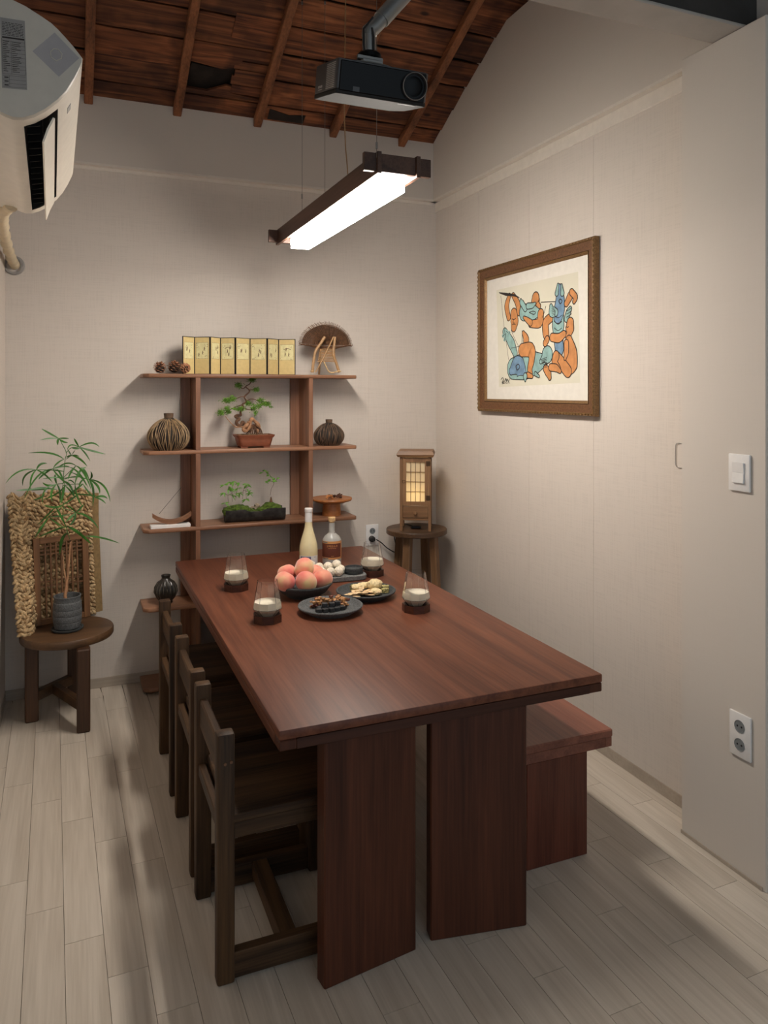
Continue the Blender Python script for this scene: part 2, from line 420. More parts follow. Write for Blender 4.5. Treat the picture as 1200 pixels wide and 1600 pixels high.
# wallpaper joints
for i, x in enumerate((.20, .72, 1.24, 1.75)):
    struct(MB().box((x, YB - .0012, .06), (x + .002, YB, LED - .03)).build('trim_joint', WALL, smooth=0))
for i, y in enumerate((3.9, 3.37, 2.84)):
    struct(MB().box((XR - .0012, y, .06), (XR, y + .002, LED - .08)).build('trim_joint', WALL, smooth=0))
struct(MB().box((XL, YB - .004, 0), (XR, YB, .055)).build('baseboard_back', BASEM, bevel=.001))
struct(MB().box((XL, 1.0, 0), (XL + .004, YB, .055)).build('baseboard_left', BASEM, bevel=.001))
struct(MB().box((XR - .004, 2.17, 0), (XR, YB, .05)).build('baseboard_right', BASEM, bevel=.001))
struct(MB().box((XP - .004, 1.81, 0), (XP, 2.17, .014)).build('baseboard_panel', BASEM, bevel=.001))
# roof: sloping deck of old boards with rafters, ridge above the camera side
S = .45; ZE = 3.262; YE = 4.46
def rz_(y): return ZE + S * (YE - y)
ceil = struct(MB().prism([(4.6, rz_(4.6) + .05), (1.4, rz_(1.4) + .05), (-1, rz_(1.4) + .05 - 2.4 * S), (-1, rz_(1.4) + .13 - 2.4 * S), (1.4, rz_(1.4) + .13), (4.6, rz_(4.6) + .13)], XL - .2, 2.7, M=Myz).build('ceiling', DARKW, smooth=0))
RX = [-.37, .085, .558, 1.022, 1.497, 1.962, 2.44]
rows = [4.475, 4.325, 4.155, 3.985, 3.815, 3.645, 3.475, 3.305, 3.135, 2.965, 2.79, 2.62, 2.45, 2.28, 2.11]
nrm = Vector((0, S, 1)).normalized(); sl = Vector((0, -1, S)).normalized()
def roofpt(x, y, h=0): return Vector((x, y, rz_(y))) + nrm * h
def board(x0, x1, y0, y1, h=0, th=.014, wob=.006, name='roof_board', mat=ROOF, n=5):
    mb = MB(); c = roofpt((x0 + x1) / 2, (y0 + y1) / 2)
    lo, hi = [], []
    sd = random.random() * 50
    for i in range(n + 1):
        t = i / n; x = x0 + (x1 - x0) * t
        lo.append((x, y0 - abs(noise.noise(Vector((x * 6, sd, 0)))) * wob * 2)); hi.append((x, y1 + abs(noise.noise(Vector((x * 6, sd, 5)))) * wob * 2))
    tilt = random.uniform(-.006, -.002)
    poly = lo + hi[::-1]; nn = len(poly)
    vs = [roofpt(x, y, h + tilt * (1 if abs(y - y0) < abs(y - y1) else -1)) - c for x, y in poly] + [roofpt(x, y, h + th) - c for x, y in poly]
    fs = [tuple(range(nn)), tuple(range(2 * nn - 1, nn - 1, -1))] + [(i, (i + 1) % nn, nn + (i + 1) % nn, nn + i) for i in range(nn)]
    o = mb.faces(vs, fs).build(name, mat, ceil, smooth=0); o.location = c; return o
for b in range(len(RX) - 1):
    for r in range(len(rows) - 1):
        x0, x1 = RX[b] + .001, RX[b + 1] - .001
        y0, y1 = rows[r] - .007, rows[r + 1] + .006
        sh = (b * .037) % .05 - .02 if r > 1 else 0
        if b == 2 and r in (1, 2): continue
        if b == 2 and r == 3: y0 += -.0
        board(x0, x1, y0 + sh * (0 if r < 2 else .5), y1 + sh * .5)
# the broken stretch between second and third rafter
def poly_board(pts, h, th, name, mat=ROOF):
    c = roofpt(sum(p[0] for p in pts) / len(pts), sum(p[1] for p in pts) / len(pts)); nn = len(pts)
    vs = [roofpt(x, y, h) - c for x, y in pts] + [roofpt(x, y, h + th) - c for x, y in pts]
    fs = [tuple(range(nn)), tuple(range(2 * nn - 1, nn - 1, -1))] + [(i, (i + 1) % nn, nn + (i + 1) % nn, nn + i) for i in range(nn)]
    o = MB().faces(vs, fs).build(name, mat, ceil, smooth=0); o.location = c; return o
poly_board([(.56, 3.99), (1.02, 3.985), (1.02, 4.06), (.86, 4.06), (.82, 4.115), (.76, 4.135), (.68, 4.125), (.56, 4.11)], 0, .014, 'roof_board')
for k_, (ya, yb) in enumerate(((4.07, 4.115), (4.12, 4.16), (4.165, 4.215), (4.22, 4.275))):
    board(.82 + .01 * (k_ % 2), 1.02, yb, ya, -.004 * (k_ % 2), .012, .002, n=2)
poly_board([(.56, 4.285), (.70, 4.29), (.80, 4.235), (.83, 4.24), (.83, 4.28), (1.02, 4.30), (1.02, 4.318), (.56, 4.318)], 0, .014, 'roof_board')
poly_board([(.60, 4.14), (.72, 4.15), (.72, 4.2), (.66, 4.23), (.58, 4.23)], .018, .01, 'splintered_board', DARKW)
poly_board([(.77, 3.79), (1.0, 3.79), (1.0, 3.93), (.77, 3.93)], -.006, .006, 'patch_board')
poly_board([(1.97, 3.42), (2.3, 3.42), (2.3, 3.62), (1.97, 3.62)], -.006, .006, 'patch_board')
poly_board([(1.08, 4.44), (1.3, 4.44), (1.3, 4.36), (1.2, 4.375), (1.08, 4.35)], -.002, .004, 'splintered_board', DARKW)
for x in RX[:]:
    c = roofpt(x, 3.3); a = roofpt(x, 4.47) - nrm * .024; d = roofpt(x, 1.42) - nrm * .024
    o = MB().beam(a - c, d - c, .046, .048, up=nrm).build('rafter', RAFT, ceil, bevel=.004); o.location = c

# steel beam and conduit
bt = thing('steel_beam', 'grey painted steel beam crossing the room under the roof at the top right', 'beam', (1.0, 1.964, 2.89))
MB().box((-1.32, -.067, 0), (1.19, .067, .012)).build('flange', STEEL, bt, bevel=.003)
MB().box((-1.32, -.055, .012), (1.19, -.045, .2)).build('web', STEEL_SHADED, bt)
MB().box((-1.32, -.067, .2), (1.19, .067, .212)).build('flange', STEEL_SHADED, bt, bevel=.003)
p0 = on_x(1164, 40, 2.17)
cp = [(2.17, p0.y, 2.892 + .01 * i) for i in range(60)]
tag(MB().tube([(x - .004 * math.sin(i * .1), y - .03 * max(0, 1 - i / 30) ** 2 + .02, z) for i, (x, y, z) in enumerate(cp)], [.0085 if i % 2 else .0105 for i in range(60)], 10).build('flexible_conduit', GREYP),
    'corrugated grey conduit rising beside the steel beam in the top right corner', 'conduit')

# ================================================================== TABLE
tx0, tx1, ty0, ty1 = .512, 1.578, 1.965, 4.14; TT = .74
tc_ = Vector(((tx0 + tx1) / 2, (ty0 + ty1) / 2, 0)); hx = (tx1 - tx0) / 2; hy = (ty1 - ty0) / 2
table = thing('dining_table', 'large reddish-brown wooden dining table standing on wide slab legs', 'table', tc_)
MB().box((-hx, -hy, .712), (hx, hy, TT)).build('tabletop', TABLE, table, bevel=.005, seg=2)
for s in (-1, 1):
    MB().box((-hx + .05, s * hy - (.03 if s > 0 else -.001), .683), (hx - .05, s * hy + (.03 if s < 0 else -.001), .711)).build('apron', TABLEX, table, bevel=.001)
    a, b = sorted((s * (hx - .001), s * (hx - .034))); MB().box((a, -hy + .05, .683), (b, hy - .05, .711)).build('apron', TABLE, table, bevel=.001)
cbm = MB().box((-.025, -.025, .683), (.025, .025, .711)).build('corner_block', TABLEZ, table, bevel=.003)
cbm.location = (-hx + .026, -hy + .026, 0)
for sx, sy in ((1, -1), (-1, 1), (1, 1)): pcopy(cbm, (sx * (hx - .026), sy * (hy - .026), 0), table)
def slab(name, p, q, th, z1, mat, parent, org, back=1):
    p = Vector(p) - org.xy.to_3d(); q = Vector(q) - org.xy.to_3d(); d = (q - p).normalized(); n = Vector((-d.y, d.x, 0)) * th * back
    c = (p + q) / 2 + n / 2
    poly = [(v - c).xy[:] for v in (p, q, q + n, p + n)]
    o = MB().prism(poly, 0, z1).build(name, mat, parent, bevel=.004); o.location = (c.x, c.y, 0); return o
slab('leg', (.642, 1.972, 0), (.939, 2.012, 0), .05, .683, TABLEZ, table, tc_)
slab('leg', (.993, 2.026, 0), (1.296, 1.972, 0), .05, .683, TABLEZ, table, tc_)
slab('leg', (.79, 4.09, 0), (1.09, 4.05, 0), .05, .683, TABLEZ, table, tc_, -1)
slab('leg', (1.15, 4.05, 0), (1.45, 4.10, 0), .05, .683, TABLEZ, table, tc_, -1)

# ================================================================== BENCH
bx0, bx1, by0, by1 = 1.335, 1.805, 2.19, 3.95
bc = Vector(((bx0 + bx1) / 2, (by0 + by1) / 2, 0))
bench = thing('bench', 'low reddish wooden bench between the table and the right wall', 'bench', bc)
hbx, hby = (bx1 - bx0) / 2, (by1 - by0) / 2
MB().box((-hbx, -hby, .402), (hbx, hby, .43)).build('seat', BENCHY, bench, bevel=.004)
for s in (-1, 1):
    a, b = sorted((s * (hby - .003), s * (hby - .03))); MB().box((-hbx + .031, a, .368), (hbx - .031, b, .402)).build('apron', BENCHY, bench, bevel=.001)
    a, b = sorted((s * (hbx - .003), s * (hbx - .03))); MB().box((a, -hby + .003, .368), (b, hby - .003, .402)).build('apron', BENCHY, bench, bevel=.001)
for s in (-1, 1):
    o = MB().box((-.127, -.024, 0), (.127, .024, .368)).build('leg', BENCHZ, bench, bevel=.003)
    o.location = (.0, s * (hby - .03), 0)

# ================================================================== CHAIRS
def make_chair():
    t = thing('dining_chair', 'x', 'chair', (0, 0, 0), 0, None)
    W = .428; Dp = .43; pwx = .05; pwy = .045
    post = MB().box((0, 0, 0), (pwx, pwy, .697)).build('back_post', CHAIRZ, t, bevel=.007, seg=2)
    pcopy(post, (0, W - pwy, 0), t)
    fl = MB().box((0, 0, 0), (pwx, pwy, .445)).build('front_leg', CHAIRZ, t, bevel=.005)
    fl.location = (Dp - pwx, 0, 0); pcopy(fl, (Dp - pwx, W - pwy, 0), t)
    MB().box((.012, pwy - .004, .56), (.037, W - pwy + .004, .652)).build('back_rail', CHAIRY, t, bevel=.004)
    MB().box((.008, pwy - .004, .405), (.034, W - pwy + .004, .443)).build('back_rail', CHAIRY, t, bevel=.003)
    MB().box((.036, .001, .445), (Dp + .012, W - .001, .469)).build('seat', CHAIRX, t, bevel=.003)
    s = MB().box((pwx - .004, .006, .40), (Dp - pwx + .004, .032, .445)).build('seat_rail', CHAIRX, t, bevel=.002)
    pcopy(s, (0, W - .038, 0), t)
    MB().box((Dp - .03, pwy, .40), (Dp - .006, W - pwy, .445)).build('seat_rail', CHAIRY, t, bevel=.002)
    s = MB().box((pwx - .004, .004, .01), (Dp - pwx + .004, .036, .082)).build('stretcher', CHAIRX, t, bevel=.002)
    pcopy(s, (0, W - .04, 0), t)
    MB().box((.185, .03, .03), (.235, W - .03, .08)).build('cross_stretcher', CHAIRY, t, bevel=.002)
    pg = MB()
    for zz, yy in ((.615, .018), (.618, .032)):
        pg.lathe([(0, 0), (.0045, 0), (.0045, .002), (0, .002)], 10, M=Matrix.Translation((.022 + (yy - .018) * 1.2, 0, zz)) @ Matrix.Rotation(PI / 2, 4, 'X'))
    pg.build('dowel_plug', LATZ, t)
    return t
ch = make_chair(); ch.location = (.371, 2.094, 0)
ch['label'] = 'dark brown wooden chair nearest the camera, tucked under the table'; ch['group'] = 'dark chairs along the left side of the table'
dup(ch, (.371, 2.600, 0), .0, 'dark brown wooden chair in the middle of the row of three chairs')
dup(ch, (.368, 3.150, 0), .0, 'dark brown wooden chair farthest back, in front of the wall shelf')

# ================================================================== SHELF UNIT
FY = 4.24; sx0, sx1 = .357, 1.585
sh = thing('display_shelf', 'open wooden display shelf with five boards against the back wall', 'shelf', (.97, 4.35, 0))
SZ = [.037, .471, .898, 1.323, 1.745]; ST = .021
def shl(v): return (v[0] - .97, v[1] - 4.35, v[2])
cc = .03; d0 = FY - 4.35; d1 = YB - .004 - 4.35; xa, xb = sx0 - .97, sx1 - .97
sb = MB().prism([(xa + cc, d0), (xb - .008, d0), (xb, d0 + .008), (xb, d1), (xa, d1), (xa, d0 + cc)], -ST, 0).build('shelf_board', SHX, sh, bevel=.003)
sb.location = (0, 0, SZ[0])
for z_ in SZ[1:]: pcopy(sb, (0, 0, z_), sh)
for xu in (.634, 1.284):
    for a, b in zip(SZ[:-1], SZ[1:]):
        o = MB().box((0, -.112, 0), (.0255, .112, b - ST - a)).build('upright', SHZ, sh, bevel=.001); o.location = (xu - .97, .002, a)
        o = MB().box((-.054, .088, 0), (-.0005, .112, b - ST - a)).build('back_upright', SHZ, sh, bevel=.001); o.location = (xu - .97, .002, a)

# ================================================================== STOOLS
st = thing('round_stool', 'round dark wooden stool holding the potted plant by the left wall', 'stool', (-.02, 4.155, 0))
MB().lathe([(0, .402), (.218, .402), (.222, .408), (.222, .434), (.218, .44), (0, .44)], 64).build('seat', STX, st)
for n_, (x, y) in enumerate(((.053 + .02, 3.935 - 4.155), (-.165, .0), (.03, .2))):
    rot = math.atan2(y, x)
    o = MB().box((-.031, -.031, 0), (.031, .031, .402)).build('leg', STZ, st, bevel=.006); o.location = (x, y, 0); o.rotation_euler = (0, 0, (0, .1, 0)[n_])
MB().beam((-.165, .0, .115), (.03, .2, .115), .035, .05).build('stretcher', STX, st, bevel=.003)
MB().beam((.068, -.2, .115), (-.06, .09, .115), .035, .05).build('stretcher', STX, st, bevel=.003)

s2 = thing('round_stool', 'tall round wooden stool under the lantern in the right back corner', 'stool', (1.985, 4.25, 0))
MB().lathe([(0, .765), (.185, .765), (.189, .769), (.189, .792), (.186, .796), (0, .796)], 64).build('seat', STX, s2)
for a in (20, 110, 200, 290):
    a = math.radians(a + 18); r0, r1 = .115, .165
    MB().beam((r1 * math.cos(a), r1 * math.sin(a), 0), (r0 * math.cos(a), r0 * math.sin(a), .766), .05, .042, up=(math.cos(a), math.sin(a), 0)).build('leg', ST2Z, s2, bevel=.004)

# ================================================================== LANTERN CABINET
la = math.radians(-28); ln = thing('lantern', 'wooden cabinet lantern with paper door and drawer, glowing on the stool', 'lamp', (1.975, 4.235, .796), la)
W2 = .095; D2 = .09
for sx in (-1, 1):
    for sy in (-1, 1):
        o = MB().box((-.0085, -.0085, 0), (.0085, .0085, .45)).build('post', LANZ, ln, bevel=.001); o.location = (sx * (W2 - .0085), sy * (D2 - .0085), 0)
MB().faces([(-.115, -.11, .466), (.115, -.11, .466), (.115, .11, .466), (-.115, .11, .466), (-.105, -.1, .488), (.105, -.1, .488), (.105, .1, .488), (-.105, .1, .488), (-.108, -.103, .452), (.108, -.103, .452), (.108, .103, .452), (-.108, .103, .452)],
    [(8, 11, 10, 9), (4, 5, 6, 7), (0, 1, 5, 4), (1, 2, 6, 5), (2, 3, 7, 6), (3, 0, 4, 7), (8, 9, 1, 0), (9, 10, 2, 1), (10, 11, 3, 2), (11, 8, 0, 3)]).build('roof_board', LANX, ln)
MB().box((-W2 + .017, -D2 + .004, .065), (W2 - .017, D2 - .01, .078)).build('floor_board', LANX, ln)
dr = MB().box((-W2 + .018, -D2 + .001, .082), (W2 - .018, -D2 + .014, .148)).build('drawer', LANX, ln, bevel=.001)
MB().lathe([(0, 0), (.005, 0), (.005, .005), (.011, .009), (.012, .014), (.008, .02), (0, .021)], 18, M=Matrix.Translation((0, -D2 + .001, .112)) @ Matrix.Rotation(PI / 2, 4, 'X')).build('knob', LANX, dr)
MB().box((-W2 + .017, -D2 + .004, .15), (W2 - .017, D2 - .01, .156)).build('divider', LANX, ln)
# door
z0, z1 = .158, .448; x0, x1 = -W2 + .018, W2 - .018; yf = -D2 + .001
dd = MB()
dd.box((x0, yf, z0), (x0 + .02, yf + .012, z1)); dd.box((x1 - .02, yf, z0), (x1, yf + .012, z1))
dd.box((x0 + .02, yf, z0), (x1 - .02, yf + .012, z0 + .022)); dd.box((x0 + .02, yf, z1 - .028), (x1 - .02, yf + .012, z1))
door = dd.build('door', LANZ, ln, bevel=.0008)
gx0, gx1, gz0, gz1 = x0 + .02, x1 - .02, z0 + .022, z1 - .028
for i in range(1, 4):
    x = gx0 + (gx1 - gx0) * i / 4; MB().box((x - .0014, yf + .002, gz0), (x + .0014, yf + .008, gz1)).build('muntin', LANZ, door, smooth=0)
    z = gz0 + (gz1 - gz0) * i / 4; MB().box((gx0, yf + .003, z - .0014), (gx1, yf + .009, z + .0014)).build('muntin', LANZ, door, smooth=0)
MB().box((gx0 - .003, yf + .009, gz0 - .003), (gx1 + .003, yf + .0095, gz1 + .003)).build('paper_pane', SHOJI, door, smooth=0)
for z in (z0 + .03, z1 - .05): MB().box((x1 - .012, yf - .002, z), (x1 + .014, yf + .0, z + .03)).build('hinge', BRASS, door)
MB().tube([(x0 + .006 + .009 * math.cos(t * .52), yf - .003, (z0 + z1) / 2 + .009 * math.sin(t * .52)) for t in range(13)], .0014, 6).build('ring_pull', BRASS, door)
for s in (-1, 1):   # side frames and panes
    f = MB(); xs = s * (W2 - .006)
    a, b = sorted((xs - s * .004, xs + s * .002))
    f.box((a, -D2 + .017, .158), (b, D2 - .017, .175)); f.box((a, -D2 + .017, .425), (b, D2 - .017, .448)); f.box((a, -.002, .175), (b, .002, .425)); f.box((a, -D2 + .017, .3), (b, D2 - .017, .304)); f.box((a, -D2 + .017, .07), (b, D2 - .017, .156))
    f.build('side_frame', LANZ, ln, smooth=0)
    xs = s * (W2 - .012); a, b = sorted((xs, xs - s * .0006)); MB().box((a, -D2 + .012, .16), (b, D2 - .012, .447)).build('paper_pane', SHOJI, ln, smooth=0)
MB().box((-W2 + .016, D2 - .012, .156), (W2 - .016, D2 - .0114, .447)).build('paper_pane', SHOJI, ln, smooth=0)
BULB = emis('lantern_bulb', (1, .88, .66), 24.)
MB().lathe([(0, 0), (.01, .002), (.018, .02), (.02, .035), (.014, .05), (0, .056)], 20, (0, 0, .185)).build('bulb', BULB, ln)
MB().lathe([(0, .156), (.014, .156), (.014, .185), (.009, .187), (0, .187)], 16).build('bulb_socket', BLK, ln)
MB().box((-.03, .0, .0), (.03, .04, .014)).build('cord_switch', BLK, ln, bevel=.003)
# cord and plug
cordp = [(1.99, 4.32, .80), (1.95, 4.43, .795), (1.915, 4.44, .74), (1.93, 4.45, .66), Vector(on_y(619, 863, 4.445)), Vector(on_y(606, 857, 4.445)), Vector(on_y(596, 848, 4.44)), Vector(on_y(588, 843, 4.43))]
lni = (Matrix.Translation(ln.location) @ Matrix.Rotation(la, 4, 'Z')).inverted()
co_ = MB().tube(spline(cordp, 6), .0035, 8).build('power_cord', BLK, ln); co_.matrix_parent_inverse = lni
pp = on_y(582, 842.5, 4.44)
pl__ = MB().lathe([(0, 0), (.019, 0), (.019, .022), (.014, .026), (.012, .04), (0, .041)], 20, M=Matrix.Translation((pp.x, YB - .012, pp.z)) @ Matrix.Rotation(PI / 2, 4, 'X')).build('plug', BLK, co_)

# ================================================================== WALL FITTINGS
def outlet(label, M, w_, h_, pitch, r=.019):
    t = thing('wall_outlet', label, 'outlet'); t.matrix_world = M
    MB().box((-w_ / 2, -.008, -h_ / 2), (w_ / 2, 0, h_ / 2)).build('cover_plate', WHP, t, bevel=.003, seg=2)
    for s in (-1, 1):
        Mr = Matrix.Translation((0, -.008, s * pitch)) @ Matrix.Rotation(PI / 2, 4, 'X')
        so = MB().lathe([(0, -.001), (r, -.001), (r, .002), (r * .92, .002), (r * .88, .0006), (0, .0006)], 28, M=Mr).build('socket', SOCK, t)
        g = MB()
        for q in (-1, 1): g.lathe([(0, .0004), (.0034, .0004), (.0034, .0012), (0, .0012)], 10, M=Mr @ Matrix.Translation((q * .0085, 0, 0)))
        g.build('pin_hole', BLK, so)
    return t
outlet('white double socket low on the back wall between shelf and lantern stool', Matrix.Translation((1.773, YB - .0005, .730)), .086, .135, .027)
Rw = Matrix.Rotation(-PI / 2, 4, 'Z')
outlet('white double socket low on the near right wall panel', Matrix.Translation((XP - .0005, 1.897, .479)) @ Rw, .088, .15, .031, .021)
t = thing('light_switch', 'white two-rocker light switch on the near right wall panel', 'switch'); t.matrix_world = Matrix.Translation((XP - .0005, 1.9, 1.372)) @ Rw
MB().box((-.044, -.009, -.063), (.044, 0, .063)).build('cover_plate', WHP, t, bevel=.003, seg=2)
MB().box((-.024, -.013, .001), (.024, -.008, .036), M=Matrix.Rotation(math.radians(4), 4, 'X')).build('rocker', WHP, t, bevel=.001)
MB().box((-.024, -.013, -.036), (.024, -.008, -.001), M=Matrix.Rotation(math.radians(-5), 4, 'X')).build('rocker', WHP, t, bevel=.001)
hc = on_x(1062, 711.5, XR)
hp = [(XR - .004, hc.y - .03, hc.z + .048), (XR - .004, hc.y + .012, hc.z + .047), (XR - .004, hc.y + .018, hc.z + .02), (XR - .004, hc.y + .019, hc.z - .02), (XR - .004, hc.y + .012, hc.z - .047), (XR - .004, hc.y - .03, hc.z - .048)]
tag(MB().tube(spline(hp, 3), .0016, 6).build('finger_pull', GREYP), 'thin bracket-shaped finger pull on the right wall beside the panel edge', 'handle')
# round pipe sleeve
rc = on_y(22, 415, YB)
sl_ = MB(); N_ = 28
sl_.lathe([(.036, 0), (.052, 0), (.052, .006), (.046, .012), (.036, .012), (.036, 0)], 32, M=Matrix.Translation(rc) @ Matrix.Rotation(PI / 2, 4, 'X'))
tag(sl_.build('pipe_sleeve', GREYP), 'grey ring sleeve where the wrapped pipe enters the back wall', 'ring')

# ================================================================== PICTURE
PX = XR - .004
def pc(x, y): return on_x(720 + x / 5, 350 + y / 5, 2.2)
Y0, Y1, Z0, Z1 = 2.795, 3.86, 1.533, 2.358
pic = thing('framed_print', 'framed print of orange figures and teal fish hanging on the right wall', 'picture', (PX, (Y0 + Y1) / 2, (Z0 + Z1) / 2))
pcn = Vector((PX, (Y0 + Y1) / 2, (Z0 + Z1) / 2))
hw, hh = (Y1 - Y0) / 2, (Z1 - Z0) / 2
def frame_ring(prof, mat, name):
    # prof: (inset, height off wall); swept round the rectangle with mitred corners
    rings = []
    for sy, sz in ((-1, -1), (1, -1), (1, 1), (-1, 1)):
        rings.append([(-h_, sy * (hw - i_), sz * (hh - i_)) for i_, h_ in prof])
    rings.append(rings[0]); mb = MB(); mb.loft(rings, 0, True, False); return mb.build(name, mat, pic, smooth=25, dbl=True)
frame_ring([(0, 0), (0, .024), (.004, .030), (.012, .031), (.016, .024), (.016, 0)], FRAMEG, 'frame_edge')
frame_ring([(.016, 0), (.016, .024), (.055, .016), (.058, 0)], FRAMEW, 'frame')
frame_ring([(.058, 0), (.058, .018), (.066, .014), (.072, .008), (.072, 0)], FRAMEG, 'frame_lip')
MB().box((-.006, -hw + .06, -hh + .06), (-.002, hw - .06, hh - .06)).build('mount_board', PAPER, pic, smooth=0)
# beading along the outer edge
bd = MB()
def bead(y, z): bd.box((-.034, y - .006, z - .0035), (-.029, y + .006, z + .0035))
for i in range(44): y = -hw + .02 + i * (2 * hw - .04) / 43; bead(y, hh - .008); bead(y, -hh + .008)
for i in range(34): z = -hh + .02 + i * (2 * hh - .04) / 33; bd.box((-.034, -hw + .0045, z - .006), (-.029, -hw + .0115, z + .006)); bd.box((-.034, hw - .0115, z - .006), (-.029, hw - .0045, z + .006))
bd.build('beading', FRAMEG, pic, stuff=True)
art = MB(); lay = [0]
def P2(p): q = pc(*p); return (q.y - pcn.y, q.z - pcn.z)
def fill(pts, mi, L=None):
    lay[0] += 1; x = -.0062 - .000018 * lay[0]
    q = [P2(p) for p in pts]
    art.faces([(x, a, b) for a, b in q], [tuple(range(len(q)))], mi)
def stroke(pts, w_, mi, round_=False):
    lay[0] += 1; x = -.0062 - .000018 * lay[0]
    q = [Vector(P2(p)) for p in pts]; q = [Vector(v[:2]) for v in spline([(*a, 0) for a in q], 5)]
    ws = w_ if hasattr(w_, '__len__') else None; L = []; R = []; n = len(q)
    sc_ = .00095
    for i, p in enumerate(q):
        d = q[min(i + 1, n - 1)] - q[max(i - 1, 0)]
        if d.length < 1e-7: d = Vector((1, 0))
        d.normalize(); nn = Vector((-d.y, d.x)); t_ = i / (n - 1)
        if ws: k_ = t_ * (len(ws) - 1); i0 = min(int(k_), len(ws) - 2); ww = ws[i0] + (ws[i0 + 1] - ws[i0]) * (k_ - i0)
        else: ww = w_
        L.append(p + nn * ww * sc_ / 2); R.append(p - nn * ww * sc_ / 2)
    vs = [(x, *v) for v in L] + [(x, *v) for v in R]
    art.faces(vs, [(i, i + 1, n + i + 1, n + i) for i in range(n - 1)], mi)
    if round_:
        for p, ww in ((q[0], ws[0] if ws else w_), (q[-1], ws[-1] if ws else w_)):
            rr = ww * sc_ / 2; art.faces([(x - .000004, p.x + rr * math.cos(a * PI / 8), p.y + rr * math.sin(a * PI / 8)) for a in range(16)], [tuple(range(16))], mi)
def limb(pts, ws, mi):
    stroke(pts, [v + 11 for v in ws], 0, True); stroke(pts, ws, mi, True)
fill([(255, 515), (890, 370), (905, 1240), (275, 1275)], 4)
# the four figures (orange) and the fish (teal), drawn stroke by stroke: 0 ink, 1 orange, 2 teal, 3 blue
limb([(320, 840), (370, 930), (400, 1010)], [40, 60, 40], 2)
for a, b in (((330, 850), (300, 880)), ((330, 850), (315, 915)), ((345, 850), (330, 835)), ((350, 860), (360, 840))): stroke([a, ((a[0] + b[0]) / 2, (a[1] + b[1]) / 2), b], 22, 2); stroke([a, ((a[0] + b[0]) / 2, (a[1] + b[1]) / 2), b], 4, 0)
limb([(385, 1130), (470, 1110), (560, 1085), (640, 1060)], [120, 150, 120, 50], 2)
limb([(370, 1150), (410, 1110), (440, 1120), (480, 1170)], [40, 110, 110, 20], 3)
stroke([(405, 1110), (425, 1095), (435, 1120), (415, 1140), (405, 1110)], 6, 0)
limb([(600, 1075), (640, 1030), (650, 1020)], [20, 60, 90], 2)
limb([(350, 730), (335, 640), (355, 560)], [34, 40, 26], 1)
limb([(430, 690), (420, 620), (385, 555)], [34, 40, 26], 1)
stroke([(275, 535), (330, 548), (390, 555), (435, 575)], [6, 18, 14, 4], 0)
limb([(390, 700), (395, 760), (390, 805)], [60, 74, 50], 1)
stroke([(375, 740), (392, 745), (405, 735)], 5, 0); stroke([(390, 745), (386, 770), (396, 772)], 4, 0); stroke([(378, 785), (392, 780), (404, 786)], 5, 0)
stroke([(455, 830), (455, 900), (450, 960)], 5, 0); stroke([(290, 560), (310, 760), (350, 1060)], 3, 0); stroke([(370, 830), (400, 900), (440, 980)], 3, 0); stroke([(370, 970), (430, 955), (470, 940)], 3, 0)
limb([(465, 850), (485, 900), (480, 970)], [20, 50, 40], 1)
limb([(455, 985), (520, 985), (530, 1050), (515, 1130), (520, 1170)], [70, 80, 50, 40, 36], 1)
limb([(500, 1180), (530, 1190)], [30, 20], 1)
limb([(560, 575), (560, 620), (585, 640)], [60, 80, 30], 1)
limb([(470, 690), (540, 690), (590, 690)], [90, 84, 30], 2)
limb([(480, 660), (450, 610), (445, 590)], [30, 30, 8], 2)
limb([(500, 640), (535, 635), (555, 620)], [30, 26, 10], 2)
stroke([(510, 690), (540, 680), (560, 690), (545, 705), (510, 690)], 5, 0)
limb([(600, 700), (590, 770), (520, 780)], [50, 50, 34], 1)
limb([(520, 770), (490, 745), (470, 730)], [34, 24, 12], 1)
stroke([(600, 610), (660, 607), (720, 605)], 5, 0); stroke([(640, 640), (625, 700), (612, 730)], 4, 0)
limb([(690, 720), (640, 770), (640, 850), (650, 900)], [44, 50, 50, 34], 1)
limb([(650, 900), (635, 930)], [34, 34], 1)
limb([(735, 880), (745, 980), (740, 1030)], [70, 70, 30], 3)
limb([(735, 720), (735, 800), (730, 860)], [90, 96, 70], 2)
limb([(745, 500), (750, 590), (745, 660), (735, 720)], [40, 70, 86, 70], 3)
limb([(735, 470), (725, 540)], [8, 26], 2); limb([(762, 475), (768, 540)], [8, 26], 2)
stroke([(740, 600), (752, 585), (766, 600), (752, 622), (740, 600)], 6, 0)
limb([(715, 690), (690, 680), (680, 640)], [40, 60, 20], 2)
limb([(800, 740), (815, 690), (830, 660)], [30, 34, 20], 2)
for a in (710, 760, 810, 850): stroke([(705, a), (735, a + 22), (765, a)], 4, 0)
limb([(800, 620), (830, 560), (840, 530)], [30, 40, 30], 1); limb([(840, 530), (870, 570), (860, 605)], [30, 30, 20], 1)
limb([(830, 770), (825, 820), (810, 880)], [50, 64, 30], 1)
stroke([(795, 830), (805, 845), (795, 860)], 4, 0); stroke([(820, 800), (808, 806), (800, 802)], 4, 0)
limb([(780, 860), (740, 890), (690, 885)], [34, 44, 40], 1)
limb([(820, 910), (835, 1000), (830, 1100), (815, 1165)], [50, 90, 110, 40], 1)
limb([(810, 1150), (750, 1070), (720, 1030)], [60, 60, 50], 1)
limb([(720, 1030), (710, 1080), (740, 1130)], [50, 44, 30], 1)
limb([(800, 930), (800, 1000), (790, 1050)], [34, 34, 16], 1)
limb([(640, 1130), (660, 1165), (670, 1200)], [40, 44, 24], 1); limb([(680, 1120), (720, 1125), (750, 1150)], [36, 36, 20], 1)
